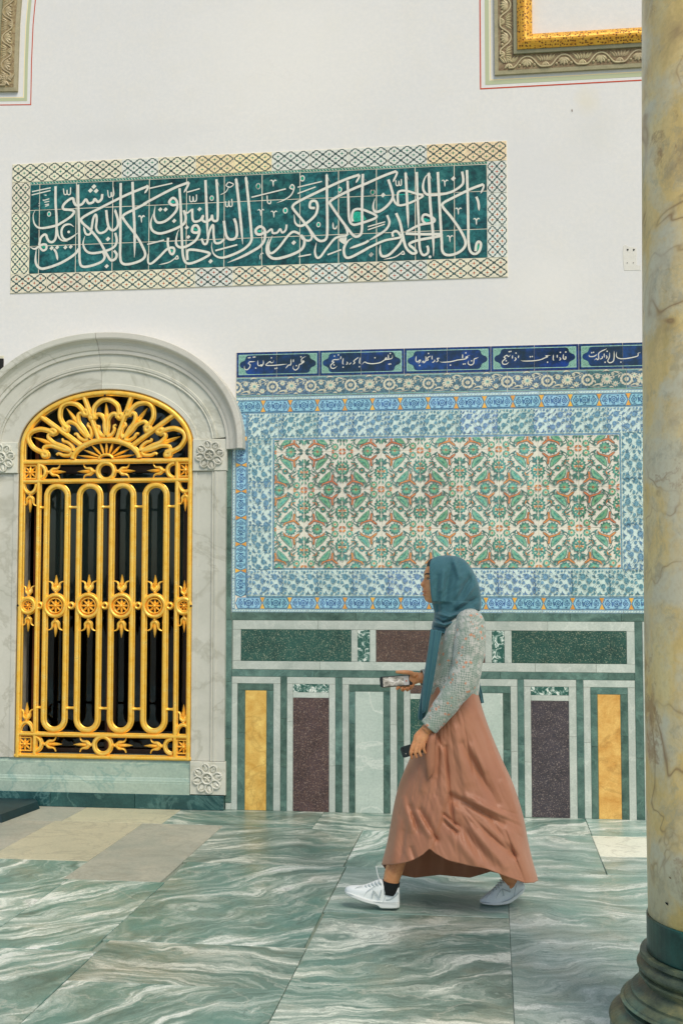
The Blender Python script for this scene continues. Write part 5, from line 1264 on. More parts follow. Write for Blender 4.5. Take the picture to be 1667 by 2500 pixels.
# right hand frame
uo1, vo1 = U(1206.5, 120), (V_(1207, 179) + V_(1560, 174)) / 2; pm = U(1301, 100) - U(1300, 100); uo2 = uo1 + 2.1
FR = uframe('carved_frame', 'gilt and olive carved frame of the high panel at the top right', [(uo1, 6.6), (uo1, vo1), (uo2, vo1), (uo2, 6.6)], pm, 1)
i1 = pm * 27
vine(FR, (uo1 + i1 + .02, vo1 + i1), (uo2 - i1 - .02, vo1 + i1), pm * 37, pm * 88, Vector((0, 1))); vine(FR, (uo1 + i1, vo1 + i1 + .06), (uo1 + i1, 6.55), pm * 37, pm * 88, Vector((1, 0)))
g = G(); g.slab(uo1 + pm * 92, vo1 + pm * 92, uo2 - pm * 92, 6.6, 0, .012); g.wall('white_panel', M_PLASTER, FR)
for off, w, m in ((-10.5, 2.0, PYEL), (-18.5, 10, PGREEN), (-35, 3.0, PRED)):
    q = off * pm; line([(uo1 + q * (1 if off != -18.5 else 1), 6.6), (uo1 + q, vo1 + q * .86), (uo2 - q, vo1 + q * .86), (uo2 - q, 6.6)], w * pm, m, .0012 if m is not PYEL else .0009)
# left hand frame
pl = [W(x, y) for x, y in ((-160, 228), (45.5, 225), (47.5, 150), (50.5, 60), (55, 0), (66, -90), (84, -180), (110, -260))]
FL = uframe('carved_frame', 'olive carved frame of the high panel at the top left corner', pl, pm, 1)
vine(FL, W(47 - 27, 195), W(52 - 27, 0), pm * 37, pm * 66, Vector((-1, 0))); vine(FL, W(55 - 27, 0), W(92 - 27, -200), pm * 37, pm * 66, Vector((-1, 0)))
vine(FL, W(18, 200), W(-150, 203), pm * 37, pm * 88, Vector((0, 1)))
for off, w, m in ((13, 1.6, PYEL), (18, 8, PGREEN), (30.5, 2.4, PRED)):
    Pn = [W(-160, 228 + off * 1.0), W(45.5 + off, 225 + off * 1.0), W(47.5 + off, 150), W(51 + off * 1.01, 60), W(56 + off * 1.03, 0), W(67 + off * 1.06, -90), W(86 + off * 1.1, -180), W(112 + off * 1.15, -260)]
    line(Pn, w * pm, m, .0012 if m is not PYEL else .0009)

# ------------------------------------------------------------------ column
def m_col():
    t = NT('column_marble'); v = t.coord(); w = t.vmath('ADD', v, t.vmath('SCALE', t.vmath('SUBTRACT', t.noise(v, 4, 5, .6, 0, 1), (.5, .5, .5)), sc=.25))
    c = t.ramp(t.noise(t.vmath('MULTIPLY', v, (1, 1, .35)), 6, 6, .65, .5), [(.30, C(190, 166, 104)), (.5, C(222, 192, 126)), (.7, C(234, 208, 152))])
    c = t.mix(t.ramp(t.noise(w, 3.2, 5, .6), [(.46, 0.0), (.60, .85)]), c, C(206, 200, 176))
    c = t.mix(t.ramp(t.noise(t.vmath('ADD', w, (1, 8, 3)), 7.5, 6, .68), [(.54, 0.0), (.64, .5)]), c, C(158, 150, 126))
    c = t.mix(t.ramp(t.noise(t.vmath('ADD', w, (4, 4, 9)), 3.4, 6, .7), [(.60, 0.0), (.66, .7)]), c, C(150, 112, 74))
    vn = t.math('ABSOLUTE', t.math('SUBTRACT', t.noise(t.vmath('ADD', v, (3, 1, 2)), 1.9, 3, .55, 1.2), .5)); c = t.mix(t.math('MULTIPLY', t.ramp(vn, [(0, 1.0), (.012, .25), (.03, 0.0)]), t.ramp(t.noise(v, 2.1, 3), [(.46, 0.0), (.58, .85)])), c, C(146, 112, 74))
    br = t.math('MULTIPLY', t.ramp(t.noise(t.vmath('ADD', w, (7, 2, 5)), 4.5, 5, .6), [(.55, 0.0), (.68, .6)]), t.ramp(t.noise(v, 1.7, 2), [(.5, 0.0), (.62, 1.0)])); c = t.mix(br, c, C(150, 128, 98))
    c = t.mix(t.ramp(t.noise(v, 60, 4, .7), [(.35, .22), (.55, 0.0)]), c, C(176, 150, 98)); t.bump(t.noise(v, 40, 4, .65), .2, .006)
    return t.out(c, t.ramp(t.noise(v, 5, 3), [(.3, .28), (.7, .5)]), .45)
M_COL = m_col(); M_BAND = stone('column_band', C(14, 44, 42), C(36, 82, 74), C(70, 120, 100), scale=14, vein=.2, rough=.3, rnd=.02)
def m_base():
    t = NT('column_base'); v = t.coord(); c = t.ramp(t.noise(t.vmath('MULTIPLY', v, (1, 1, 1.6)), 9, 6, .68), [(.3, C(40, 54, 46)), (.5, C(78, 88, 68)), (.7, C(120, 118, 82))])
    c = t.mix(t.ramp(t.noise(v, 5, 4), [(.5, 0.0), (.66, .7)]), c, C(60, 104, 98)); t.bump(t.noise(v, 30, 5, .7), .35, .008); return t.out(c, .42, .45)
M_BASE = m_base()
cd = 3.90; rr_ = ray(1771, 2209); tt = cd / math.sqrt(rr_.x ** 2 + rr_.y ** 2); CX, CY = rr_.x * tt + .029, -CAMD + rr_.y * tt
CO = thing('marble_column', 'thick mottled yellow marble column with dark green band at the right edge', 'column', (CX, CY, 0))
cm = Matrix.Translation((CX, CY, 0))
prof = [(.2655, .452), (.266, .7), (.2645, 1.2), (.260, 1.8), (.2535, 2.4), (.243, 3.2), (.230, 4.0), (.2185, 4.8), (.214, 5.4), (.212, 6.4)]
V, F = lathe(prof, 72); mk('shaft', V, F, M_COL, CO, smooth=True, M=cm)
V, F = lathe([(.268, .338), (.2705, .342), (.2705, .448), (.268, .4515)], 72); mk('green_band', V, F, M_BAND, CO, smooth=False, M=cm)
bp = [(.250, .298), (.285, .297), (.287, .285), (.279, .278)]
bp += [(.281 + .016 * math.sin(math.pi * k / 8), .276 - .040 * k / 8) for k in range(9)] + [(.290, .232), (.290, .224), (.279, .218), (.276, .205), (.281, .190), (.296, .182), (.304, .180), (.304, .172)]
bp += [(.306 + .020 * math.sin(math.pi * k / 8), .170 - .034 * k / 8) for k in range(9)] + [(.318, .132), (.318, .126), (.324, .122)]
bp += [(.327 + .034 * math.sin(math.pi * k / 8), .120 - .060 * k / 8) for k in range(9)] + [(.33, .056)]
bp = [(r + (.030 if z < .15 else .018 if z < .2 else .006), z + .040) for r, z in bp]
V, F = lathe(bp[::-1], 72); mk('moulded_base', V, F, M_BASE, CO, smooth=False, M=cm)
V, F = lathe([(.405, 0), (.405, .086), (.399, .093), (.32, .094)], 8, R(22.5)); mk('plinth', V, F, M_BASE, CO, M=cm)
# lozenge plug let into the shaft
def colpt(px, py, rad):
    r = ray(px, py); ox, oy = -CX, -CAMD - CY; A = r.x ** 2 + r.y ** 2; B = 2 * (ox * r.x + oy * r.y); Cc = ox * ox + oy * oy - rad * rad; D_ = B * B - 4 * A * Cc
    t = (-B - math.sqrt(max(D_, 0))) / (2 * A); return Vector((r.x * t, -CAMD + r.y * t, CAMZ + r.z * t))
def plug(pts, name, m, rad):
    P = [colpt(x, y, rad) for x, y in pts]; mk(name, P, [list(range(len(P)))], m, CO)
plug([(1576.5, 164), (1573.5, 195), (1577.5, 227), (1582, 200)], 'lozenge_plug', plain('plug_dark', C(70, 74, 56), .7), .2215)
for x, y, s in ((1626, 2206, 4), (1634, 2143, 3), (1588, 260, 2)): plug([(x - s, y - s), (x - s * .4, y + s * .3), (x + s, y + s * 1.2), (x + s * .8, y - s * .3)], 'pit', M_BLACK if s > 3 else BRN, .2672 if y > 1000 else .222)
# ------------------------------------------------------------------ walking woman
PY = -2.13
def T(px, py, dy=0.0):
    """point dy metres nearer to the viewer than the middle of the figure"""
    u, v = W(px, py, PY - dy); return Vector((u, PY - dy, v))
def c4(x, y, dy=0.0): return T(820 + x / 3.0154, 1340 + y / 3.0154, dy)
def c5(x, y, dy=0.0): return T(820 + x / 3.0154, 1740 + y / 3.0154, dy)
PM = .001936; PC = PM / 3.0154
PE = thing('person', 'woman walking left in teal headscarf, floral cardigan, long copper satin skirt and white sneakers', 'person', (T(1090, 2215).x, PY, 0))
def interp(tab, x):
    if x <= tab[0][0]: return tab[0][1]
    for (a, b), (c, d) in zip(tab, tab[1:]):
        if x <= c: return b + (d - b) * (x - a) / (c - a)
    return tab[-1][1]
def sint(tab, x):
    """smooth interpolation"""
    n = len(tab)
    if x <= tab[0][0]: return tab[0][1]
    if x >= tab[-1][0]: return tab[-1][1]
    for i in range(n - 1):
        if x <= tab[i + 1][0]:
            x0, y0 = tab[i]; x1, y1 = tab[i + 1]; t = (x - x0) / (x1 - x0)
            m0 = (y1 - tab[i - 1][1]) / (x1 - tab[i - 1][0]) if i else (y1 - y0) / (x1 - x0)
            m1 = (tab[i + 2][1] - y0) / (tab[i + 2][0] - x0) if i + 2 < n else (y1 - y0) / (x1 - x0)
            h = x1 - x0; return (2 * t ** 3 - 3 * t * t + 1) * y0 + (t ** 3 - 2 * t * t + t) * h * m0 + (-2 * t ** 3 + 3 * t * t) * y1 + (t ** 3 - t * t) * h * m1
def loftfaces(nr, nc, closed=True, cap=True):
    F = []
    for i in range(nr - 1):
        for j in range(nc if closed else nc - 1): F.append([i * nc + j, i * nc + (j + 1) % nc, (i + 1) * nc + (j + 1) % nc, (i + 1) * nc + j])
    if cap and closed: F.append(list(range(nc))[::-1]); F.append([(nr - 1) * nc + j for j in range(nc)])
    return F
def tube3(pts, radii, n=14, sub=4, flat=1.0, cap=True, up=Vector((0, -1, 0))):
    P = catmull(pts, sub); m = len(P); V = []; L = len(radii)
    for i, p in enumerate(P):
        t = (P[min(i + 1, m - 1)] - P[max(i - 1, 0)]).normalized(); a = t.cross(up)
        a = a.normalized() if a.length > 1e-4 else Vector((1, 0, 0)); b = a.cross(t).normalized()
        k = i / (m - 1) * (L - 1); q = min(int(k), L - 2); r = radii[q] + (radii[q + 1] - radii[q]) * (k - q)
        for j in range(n):
            an = 2 * math.pi * j / n; V.append(p + a * r * math.cos(an) + b * r * flat * math.sin(an))
    return V, loftfaces(m, n, True, cap)
class Body:
    def __init__(s): s.v = []; s.f = []
    def add(s, VF): b = len(s.v); s.v += [tuple(v) for v in VF[0]]; s.f += [[b + i for i in f] for f in VF[1]]
    def ball(s, c, r, ry=None, rz=None, n=10):
        V = []; F = []; ry = ry or r; rz = rz or r
        for i in range(1, n):
            for j in range(2 * n): a, b = math.pi * i / n, math.pi * j / n; V.append((c[0] + r * math.sin(a) * math.cos(b), c[1] + ry * math.sin(a) * math.sin(b), c[2] + rz * math.cos(a)))
        k = 2 * n
        for i in range(n - 2):
            for j in range(k): F.append([i * k + j, (i + 1) * k + j, (i + 1) * k + (j + 1) % k, i * k + (j + 1) % k])
        t = len(V); V += [(c[0], c[1], c[2] + rz), (c[0], c[1], c[2] - rz)]
        for j in range(k): F.append([t, j, (j + 1) % k]); F.append([t + 1, (n - 2) * k + (j + 1) % k, (n - 2) * k + j])
        s.add((V, F))
def m_skin():
    t = NT('skin'); v = t.coord(); c = t.ramp(t.noise(v, 22, 5, .65), [(.3, C(172, 110, 72)), (.5, C(200, 138, 92)), (.7, C(216, 158, 112))]); t.b.inputs['Subsurface Weight'].default_value = .12; t.b.inputs['Subsurface Radius'].default_value = (.01, .004, .002)
    t.bump(t.noise(v, 160, 3), .08, .002); return t.out(c, .48, .4)
SKIN = m_skin()
# ---- head as rows of a face profile
HROW = [(58, 770, 0, .030, 850), (75, 726, 0, .048, 900), (110, 684, 0, .064, 935), (150, 657, 0, .071, 950), (188, 649, 3, .074, 955), (215, 656, 9, .0735, 955), (240, 658, 25, .0735, 950), (262, 656, 38, .072, 945), (278, 655, 27, .070, 938), (288, 653, 15, .068, 930),
        (304, 649, 11, .065, 920), (317, 646, 12, .063, 915), (327, 651, 7, .061, 910), (339, 648, 11, .059, 905), (354, 654, 6, .056, 895), (372, 655, 3, .051, 880), (387, 664, 0, .043, 860), (398, 692, 0, .030, 840)]
def headrow(y): return [sint([(r[0], r[k]) for r in HROW], y) for k in (1, 2, 3, 4)]
def headpt(y, th):
    f, nz, hw, bk = headrow(y); xc = (f + bk) / 2 + (bk - f) * .06; ax_f, ax_b = xc - f, bk - xc
    cx_, sy = math.cos(th), math.sin(th); yy = hw * math.copysign(abs(sy) ** .86, sy); xx = xc - (ax_f if cx_ > 0 else ax_b) * math.copysign(abs(cx_) ** .86, cx_)
    sg = .0115 if y < 294 else .019
    if cx_ > 0: xx -= nz * math.exp(-(yy / sg) ** 2)
    if cx_ > 0 and 200 < y < 240: xx += 9 * math.exp(-((abs(yy) - .030) / .014) ** 2) * math.sin(math.pi * (y - 200) / 40)     # eye sockets
    return c4(xx, y, yy)
B = Body(); ys = [58 + (398 - 58) * i / 70 for i in range(71)]; nc = 56
B.add(([headpt(y, 2 * math.pi * j / nc) for y in ys for j in range(nc)], loftfaces(71, nc)))
B.add(tube3([c4(800, 330, 0), c4(815, 430, 0), c4(860, 560, 0)], [.062, .058, .07]))
def rings(rows, n=28):
    V = []
    for (y, l, r, hw) in rows:
        xc, a = (l + r) / 2, (r - l) / 2
        for j in range(n): an = 2 * math.pi * j / n; V.append(c4(xc - a * math.cos(an), y, hw * math.sin(an)))
    return V, loftfaces(len(rows), n)
B.add(rings([(500, 850, 960, .07), (560, 800, 1010, .14), (640, 775, 1040, .15), (800, 750, 1035, .125), (950, 730, 1020, .11), (1080, 720, 1020, .12), (1250, 730, 1050, .15), (1350, 760, 1060, .15)]))
NEAR = [(988, 575, .138), (984, 700, .163), (966, 850, .178), (925, 985, .200), (830, 1120, .205), (742, 1238, .205), (690, 1302, .205)]
FAR = [(900, 570, -.140), (880, 760, -.185), (850, 905, -.200), (770, 945, -.195), (690, 948, -.180), (630, 950, -.165)]
B.add(tube3([c4(*p) for p in NEAR] + [c4(660, 1338, .205)], [.040, .038, .038, .036, .034, .029, .025, .026], 14))
B.add(tube3([c4(*p) for p in FAR] + [c4(600, 948, -.160)], [.045, .043, .042, .038, .032, .026, .025], 14))
# near hand, hanging over the back of a phone
B.add(tube3([c4(668, 1330, .205), c4(645, 1365, .207), c4(622, 1398, .210), c4(612, 1425, .212)], [.026, .031, .034, .030], 14, flat=.48))
for ch, r in (([(585, 1398, .212), (562, 1452, .218), (550, 1500, .219), (556, 1540, .214)], .0082), ([(608, 1402, .214), (588, 1462, .221), (582, 1505, .221), (592, 1534, .216)], .0084), ([(634, 1400, .214), (618, 1456, .221), (613, 1496, .221), (624, 1523, .216)], .0080), ([(656, 1388, .212), (648, 1438, .218), (645, 1476, .218), (656, 1502, .213)], .0074)):
    B.add(tube3([c4(*p) for p in ch], [r * 1.08, r, r * .95, r * .72], 10, 3))
    e = c4(*ch[-1]); B.ball(e, r * .74)
B.add(tube3([c4(640, 1370, .196), c4(602, 1405, .186), c4(585, 1440, .182), c4(590, 1468, .181)], [.013, .0115, .0105, .008], 10, 3))
# far hand, holding a phone up
B.add(tube3([c4(612, 948, -.160), c4(585, 950, -.160), c4(560, 955, -.160), c4(540, 962, -.160)], [.025, .030, .031, .025], 14, flat=.5))
B.add(tube3([c4(585, 935, -.150), c4(545, 912, -.141), c4(495, 908, -.136), c4(450, 906, -.134)], [.0135, .0115, .0105, .0078], 10, 3)); B.ball(c4(448, 906, -.134), .0078)
for ch, r in (([(540, 985, -.170), (495, 1005, -.170), (455, 1022, -.152), (450, 1030, -.136)], .0088), ([(545, 992, -.172), (512, 1022, -.168), (490, 1040, -.146), (486, 1028, -.131)], .0092), ([(560, 992, -.168), (540, 1022, -.162), (524, 1040, -.144), (520, 1026, -.131)], .0088), ([(572, 988, -.165), (562, 1010, -.158), (552, 1022, -.142), (549, 1010, -.131)], .0078)):
    B.add(tube3([c4(*p) for p in ch], [r * 1.05, r, r * .95, r * .8], 10, 3)); B.ball(c4(*ch[-1]), r * .8)
# legs down into the shoes
FY, RY = .088, -.055
B.add(tube3([c4(850, 1330, .08), c5(620, 560, .085), c5(500, 900, .07), c5(436, 1130, FY), c5(408, 1230, FY), c5(398, 1330, FY)], [.085, .062, .046, .042, .037, .035], 16))
B.add(tube3([c4(900, 1330, -.08), c5(930, 560, -.08), c5(1120, 900, RY), c5(1240, 1120, RY), c5(1285, 1235, RY), c5(1280, 1310, RY)], [.085, .065, .052, .043, .037, .033], 16))
body = mk('body', B.v, B.f, SKIN, PE, smooth=True)
rm = body.modifiers.new('remesh', 'REMESH'); rm.mode = 'VOXEL'; rm.voxel_size = .0028; rm.use_smooth_shade = True
sm = body.modifiers.new('smooth', 'SMOOTH'); sm.factor = .5; sm.iterations = 2
# face details
HAIRM = plain('dark_hair', (.012, .009, .008), .45); LIPM = plain('lip', C(176, 92, 70), .4); EYEW = plain('eye_white', (.62, .58, .54), .3)
def onface(y, th, off=.002):
    p = headpt(y, th); q = c4(800, y, 0); d = (p - q).normalized(); return p + d * off
def facestroke(name, pts, w, mat):
    P = catmull([Vector((a, b)) for a, b in pts], 5); V = []; n = len(P)
    for i, p in enumerate(P):
        k = i / (n - 1); ww = w * (.25 + .75 * math.sin(math.pi * k))
        V += [onface(p[0] - ww, p[1]), onface(p[0] + ww, p[1], .0025)]
    mk(name, V, [[2 * i, 2 * i + 1, 2 * i + 3, 2 * i + 2] for i in range(n - 1)], mat, PE)
for s in (1, -1):
    facestroke('eyebrow', [(193, s * R(14)), (183, s * R(30)), (190, s * R(58))], 5.5, HAIRM)
    facestroke('eye', [(223, s * R(16)), (221, s * R(28)), (225, s * R(42))], 4.5, EYEW); facestroke('eyelash', [(218, s * R(14)), (214, s * R(28)), (223, s * R(46))], 4.6, HAIRM); facestroke('iris', [(222, s * R(19)), (222, s * R(24)), (222, s * R(36))], 6.0, HAIRM)
facestroke('lips', [(318, -R(30)), (316, -R(10)), (317, 0), (316, R(10)), (318, R(30))], 5, LIPM); facestroke('lips', [(337, -R(26)), (338, 0), (337, R(26))], 5, LIPM)
V = []; hy = [72, 84, 100, 120, 140, 160, 176]; hx = [700, 682, 672, 667, 668, 673, 684]
for y, x in zip(hy, hx):
    for j in range(21):
        a = R(-88 + 176 * j / 20); hw = headrow(y)[2] + .003; V.append(c4(x + (790 - x) * (1 - math.cos(a)) + (abs(math.sin(a)) ** 3) * 4, y, hw * math.sin(a)))
# keep the hair off the middle of the forehead: it lies as two wings from the parting
mk('hair', V, loftfaces(7, 21, False, False), HAIRM, PE, smooth=True)

# ---- cloth with creases
def crease(lst, x, y):
    d = 0.0
    for (x0, y0, x1, y1, s, a) in lst:
        dx, dy = x1 - x0, y1 - y0; L2 = dx * dx + dy * dy; t = ((x - x0) * dx + (y - y0) * dy) / L2; tc = max(0.0, min(1.0, t)); ex, ey = x - x0 - tc * dx, y - y0 - tc * dy
        e = (ex * ex + ey * ey) / (s * s)
        if e < 9: d += a * math.exp(-e) * (.35 + .65 * math.sin(math.pi * (.12 + .76 * tc)))
    return d
def fabric(name, ca, cb, rough, weave=900, bump=.15, sheen=.2, spec=.3):
    t = NT(name); v = t.coord(); c = t.ramp(t.noise(v, 5, 4), [(.3, ca), (.7, cb)]); t.b.inputs['Sheen Weight'].default_value = sheen; t.b.inputs['Sheen Roughness'].default_value = .4
    t.bump(t.math('ADD', t.noise(v, weave, 2), t.math('MULTIPLY', t.noise(v, 60, 3), 1.0)), bump, .0015); return t.out(c, rough, spec)
def m_satin(name, ca, cb, rough):
    t = NT(name); v = t.coord(); c = t.ramp(t.noise(v, 5, 4), [(.3, ca), (.7, cb)]); t.b.inputs['Sheen Weight'].default_value = .15; t.b.inputs['Sheen Roughness'].default_value = .4
    rv = t.n.new('ShaderNodeVectorRotate'); rv.rotation_type = 'Y_AXIS'; rv.inputs['Angle'].default_value = R(-32); t.put(rv.inputs['Vector'], v)
    w1 = t.noise(t.vmath('MULTIPLY', rv.outputs[0], (34, 10, 5)), 1.0, 4, .6, .6); w2 = t.noise(t.vmath('MULTIPLY', v, (60, 30, 14)), 1.0, 3, .6, .8)
    t.bump(t.math('ADD', t.math('ADD', w1, t.math('MULTIPLY', w2, .35)), t.math('MULTIPLY', t.noise(v, 800, 2), .05)), .15, .008); return t.out(c, rough, .4)
M_SKIRT = m_satin('copper_satin', C(160, 106, 78), C(174, 120, 90), .46); M_SCARF = fabric('teal_cloth', C(54, 94, 102), C(64, 108, 115), .75, 900, .2, .35)
def m_knit():
    t = NT('floral_knit'); v = t.coord()
    ck = t.n.new('ShaderNodeTexChecker'); ck.inputs['Scale'].default_value = 130; rv = t.n.new('ShaderNodeVectorRotate'); rv.rotation_type = 'Y_AXIS'; rv.inputs['Angle'].default_value = R(38); t.put(rv.inputs['Vector'], v); t.l.new(rv.outputs[0], ck.inputs['Vector'])
    c = t.mix(ck.outputs['Fac'], C(134, 148, 134), C(188, 188, 176)); c = t.mix(t.ramp(t.noise(v, 17, 3), [(.42, .0), (.6, .65)]), c, C(134, 152, 136))
    vv = t.vmath('ADD', v, t.vmath('SCALE', t.noise(v, 60, 2, .5, 0, 1), sc=.012)); d = t.vor(vv, 50, 'F1', 0, .9); col = t.vor(vv, 50, 'F1', 1, .9); sp = t.n.new('ShaderNodeSeparateColor'); t.l.new(col, sp.inputs[0])
    c = t.mix(t.math('MULTIPLY', t.ramp(d, [(.30, .6), (.75, 0.0)]), t.math('GREATER_THAN', sp.outputs[0], .62)), c, C(206, 200, 190)); c = t.mix(t.math('MULTIPLY', t.ramp(d, [(.20, .9), (.42, 0.0)]), t.math('GREATER_THAN', sp.outputs[1], .62)), c, C(206, 134, 96))
    t.b.inputs['Sheen Weight'].default_value = .3; t.bump(t.noise(v, 420, 2), .35, .002); return t.out(c, .85, .2)
M_KNIT = m_knit()
# ---- skirt
XL = [(1660, 1052), (1700, 1050), (1745, 1043), (1800, 1024), (1856, 999), (1912, 976), (1965, 962.6), (2022, 952.6), (2065, 944), (2111, 931.8), (2160, 922)]
XR = [(1660, 1160), (1690, 1165), (1746, 1181), (1800, 1201), (1856, 1224.6), (1906, 1247.8), (1952, 1264), (2002, 1277.6), (2055, 1287.6), (2098, 1297.5), (2151, 1312.5), (2170, 1316)]
DB = [(1660, .125), (1720, .160), (1800, .175), (1900, .190), (2000, .215), (2100, .250), (2170, .262)]
HN = [(931.8, 2111), (960, 2111), (985, 2108), (1003, 2104), (1019, 2098), (1038, 2087), (1054, 2071.6), (1072, 2084), (1102, 2100), (1140, 2112), (1185, 2121), (1230, 2139), (1277, 2156), (1300, 2155), (1312.5, 2151)]
HF = [(931.8, 2111), (950, 2126), (979, 2135), (1025, 2143), (1085, 2136), (1145, 2143), (1195, 2128), (1250, 2140), (1312.5, 2151)]
SEAM = [(1700, 1046), (1760, 1053), (1790, 1059), (1839, 1085), (1936, 1095), (1969, 1085), (2015, 1072), (2072, 1054), (2110, 1040)]
cc = lambda x0, y0, x1, y1, s, a: (820 + x0 / 3.0154, 1740 + y0 / 3.0154, 820 + x1 / 3.0154, 1740 + y1 / 3.0154, s / 3.0154, a)
SK = [cc(850, 605, 1225, 820, 22, -.016), cc(862, 640, 1300, 1045, 26, -.018), cc(930, 230, 1180, 670, 30, -.016), cc(1000, 250, 1090, 420, 26, .012), cc(960, 620, 1230, 760, 26, .014), cc(900, 700, 1250, 960, 28, .014), cc(545, 690, 612, 880, 20, -.012), cc(620, 720, 745, 935, 22, -.013), cc(490, 640, 560, 860, 26, .011), cc(590, 730, 690, 900, 20, .010),
      cc(555, 1000, 585, 1095, 16, -.010), cc(805, 250, 832, 590, 12, -.012), cc(1180, 250, 1400, 880, 60, .018), cc(1290, 900, 1440, 1240, 46, .014), cc(1120, 760, 1320, 1060, 20, -.010), cc(1250, 880, 1385, 1250, 9, -.006), cc(790, 745, 900, 835, 12, -.012), cc(800, 800, 890, 885, 11, -.011), cc(800, 770, 895, 860, 10, .010), cc(835, 600, 860, 780, 14, -.018), cc(720, 900, 745, 935, 9, -.010), cc(900, 820, 1150, 1130, 34, -.011), cc(860, 900, 1040, 1120, 34, .011), cc(1000, 850, 1240, 1130, 28, .010),
      cc(460, 800, 420, 1080, 30, .010), cc(505, 880, 480, 1080, 22, -.009), cc(700, 250, 640, 560, 34, .010), cc(760, 200, 735, 600, 24, -.008), cc(880, 130, 960, 500, 40, .010), cc(1050, 60, 1200, 480, 22, -.007)]
rk = random.Random(12)
for k_ in range(16):                                          # fine drape lines spreading from the wrap and from the waist
    a_ = R(18 + 62 * k_ / 15 + rk.uniform(-3, 3)); L0, L1 = rk.uniform(60, 200), rk.uniform(320, 640); SK.append(cc(835 + math.cos(a_) * L0, 590 + math.sin(a_) * L0, 835 + math.cos(a_ + rk.uniform(-.05, .12)) * L1, 590 + math.sin(a_) * L1, rk.uniform(6, 11), rk.choice((-1, -1, 1)) * rk.uniform(.002, .0042)))
for k_ in range(12):
    x_ = 760 + 30 * k_; SK.append(cc(x_ - 20, rk.uniform(-60, 60), x_ + (x_ - 800) * .75 + rk.uniform(-20, 20), rk.uniform(380, 640), rk.uniform(7, 13), rk.choice((-1, 1)) * rk.uniform(.001, .003)))
for k_ in range(10):
    x_ = 420 + 32 * k_; SK.append(cc(x_ + 60, rk.uniform(420, 600), x_ + rk.uniform(-30, 10), rk.uniform(800, 1060), rk.uniform(7, 12), rk.choice((-1, 1)) * rk.uniform(.001, .003)))
NCOL, NROW = 420, 170; V = []
cols = []
for j in range(NCOL):
    ph = 2 * math.pi * j / NCOL; xh = 1122.1 - 190.3 * math.cos(ph); sn = math.sin(ph)
    hem = interp(HN if sn >= 0 else HF, xh)
    w_ = min(1.0, abs(sn) * 3); edge = interp([(931.8, 2111), (1312.5, 2151)], xh); cols.append((ph, hem * w_ + edge * (1 - w_)))
for i in range(NROW):
    t = i / (NROW - 1)
    for ph, hem in cols:
        y = 1664 + (hem - 1664) * t; l, r = sint(XL, y), sint(XR, y); xc, a = (l + r) / 2, (r - l) / 2; b = sint(DB, y); cs, sn = math.cos(ph), math.sin(ph)
        x = xc - a * math.copysign(abs(cs) ** .9, cs); dep = b * math.copysign(abs(sn) ** .9, sn); k = min(1.0, abs(sn) * 2.2) if sn > 0 else 0.0
        if k:
            d = (crease(SK, x, y) * 1.3 + .0035 * mnoise.noise(Vector((x * .05 - y * .018, y * .012 + x * .006, 3.1))) + .0022 * mnoise.noise(Vector((x * .13 - y * .05, y * .03, 7.7)))) * k; sx = interp(SEAM, y)
            if y > 1745: d += .013 * k / (1 + math.exp(max(-30, min(30, (x - sx) / 1.3)))) * min(1, (y - 1745) / 60)
            dep += d
        else:
            dep += .012 * math.sin(x * .11 + y * .01) * abs(sn) * t
        V.append(T(x, y, dep))
sk = mk('skirt', V, loftfaces(NROW, NCOL, True, False), M_SKIRT, PE, smooth=True); so = sk.modifiers.new('thickness', 'SOLIDIFY'); so.thickness = .0022; so.offset = -1
# tied belt end
Pb = [(690, 120, 735, 150), (668, 220, 728, 230), (655, 310, 725, 320), (662, 400, 724, 400), (672, 470, 722, 435), (676, 492, 690, 478)]
V = []
for i, (xa, ya, xb, yb) in enumerate(Pb): V += [c5(xa, ya, .212 - i * .001), c5((xa + xb) / 2, (ya + yb) / 2, .217 - i * .001), c5(xb, yb, .213 - i * .001)]
bt = mk('belt_end', V, loftfaces(6, 3, False, False), M_SKIRT, PE, smooth=True); so = bt.modifiers.new('thickness', 'SOLIDIFY'); so.thickness = .003
# ---- cardigan
rows = [(478, 915, 985, .070), (505, 870, 1015, .125), (545, 825, 1040, .158), (600, 790, 1052, .165), (660, 768, 1056, .160), (740, 748, 1058, .150), (820, 730, 1058, .144), (900, 708, 1055, .140), (980, 692, 1052, .138), (1030, 688, 1048, .138), (1065, 692, 1044, .136), (1095, 712, 1040, .128), (1112, 735, 1032, .120)]
CR = [(905, 560, 880, 830, 22, -.010), (870, 700, 760, 1000, 26, .008), (800, 760, 740, 960, 22, -.007), (850, 830, 720, 1080, 24, -.009), (760, 1000, 830, 1095, 20, .008), (780, 960, 730, 1100, 18, -.007), (840, 620, 770, 800, 26, .007), (1010, 700, 1040, 1000, 30, -.008)]
ny, nn = 70, 96; V = []
for i in range(ny):
    y = 478 + (1112 - 478) * i / (ny - 1); l, r, hw = [sint([(q[0], q[k]) for q in rows], y) for k in (1, 2, 3)]
    for j in range(nn):
        a = 2 * math.pi * j / nn; sn = math.sin(a); x = (l + r) / 2 - (r - l) / 2 * math.copysign(abs(math.cos(a)) ** .85, math.cos(a)); d = hw * math.copysign(abs(sn) ** .85, sn)
        if sn > 0: d += crease(CR, x, y) * min(1, sn * 2)
        if y > 1060: d += .004 * math.sin(x * .16) * abs(sn)
        V.append(c4(x, y, d))
cg = mk('cardigan', V, loftfaces(ny, nn, True, False), M_KNIT, PE, smooth=True); so = cg.modifiers.new('thickness', 'SOLIDIFY'); so.thickness = .004; so.offset = -1
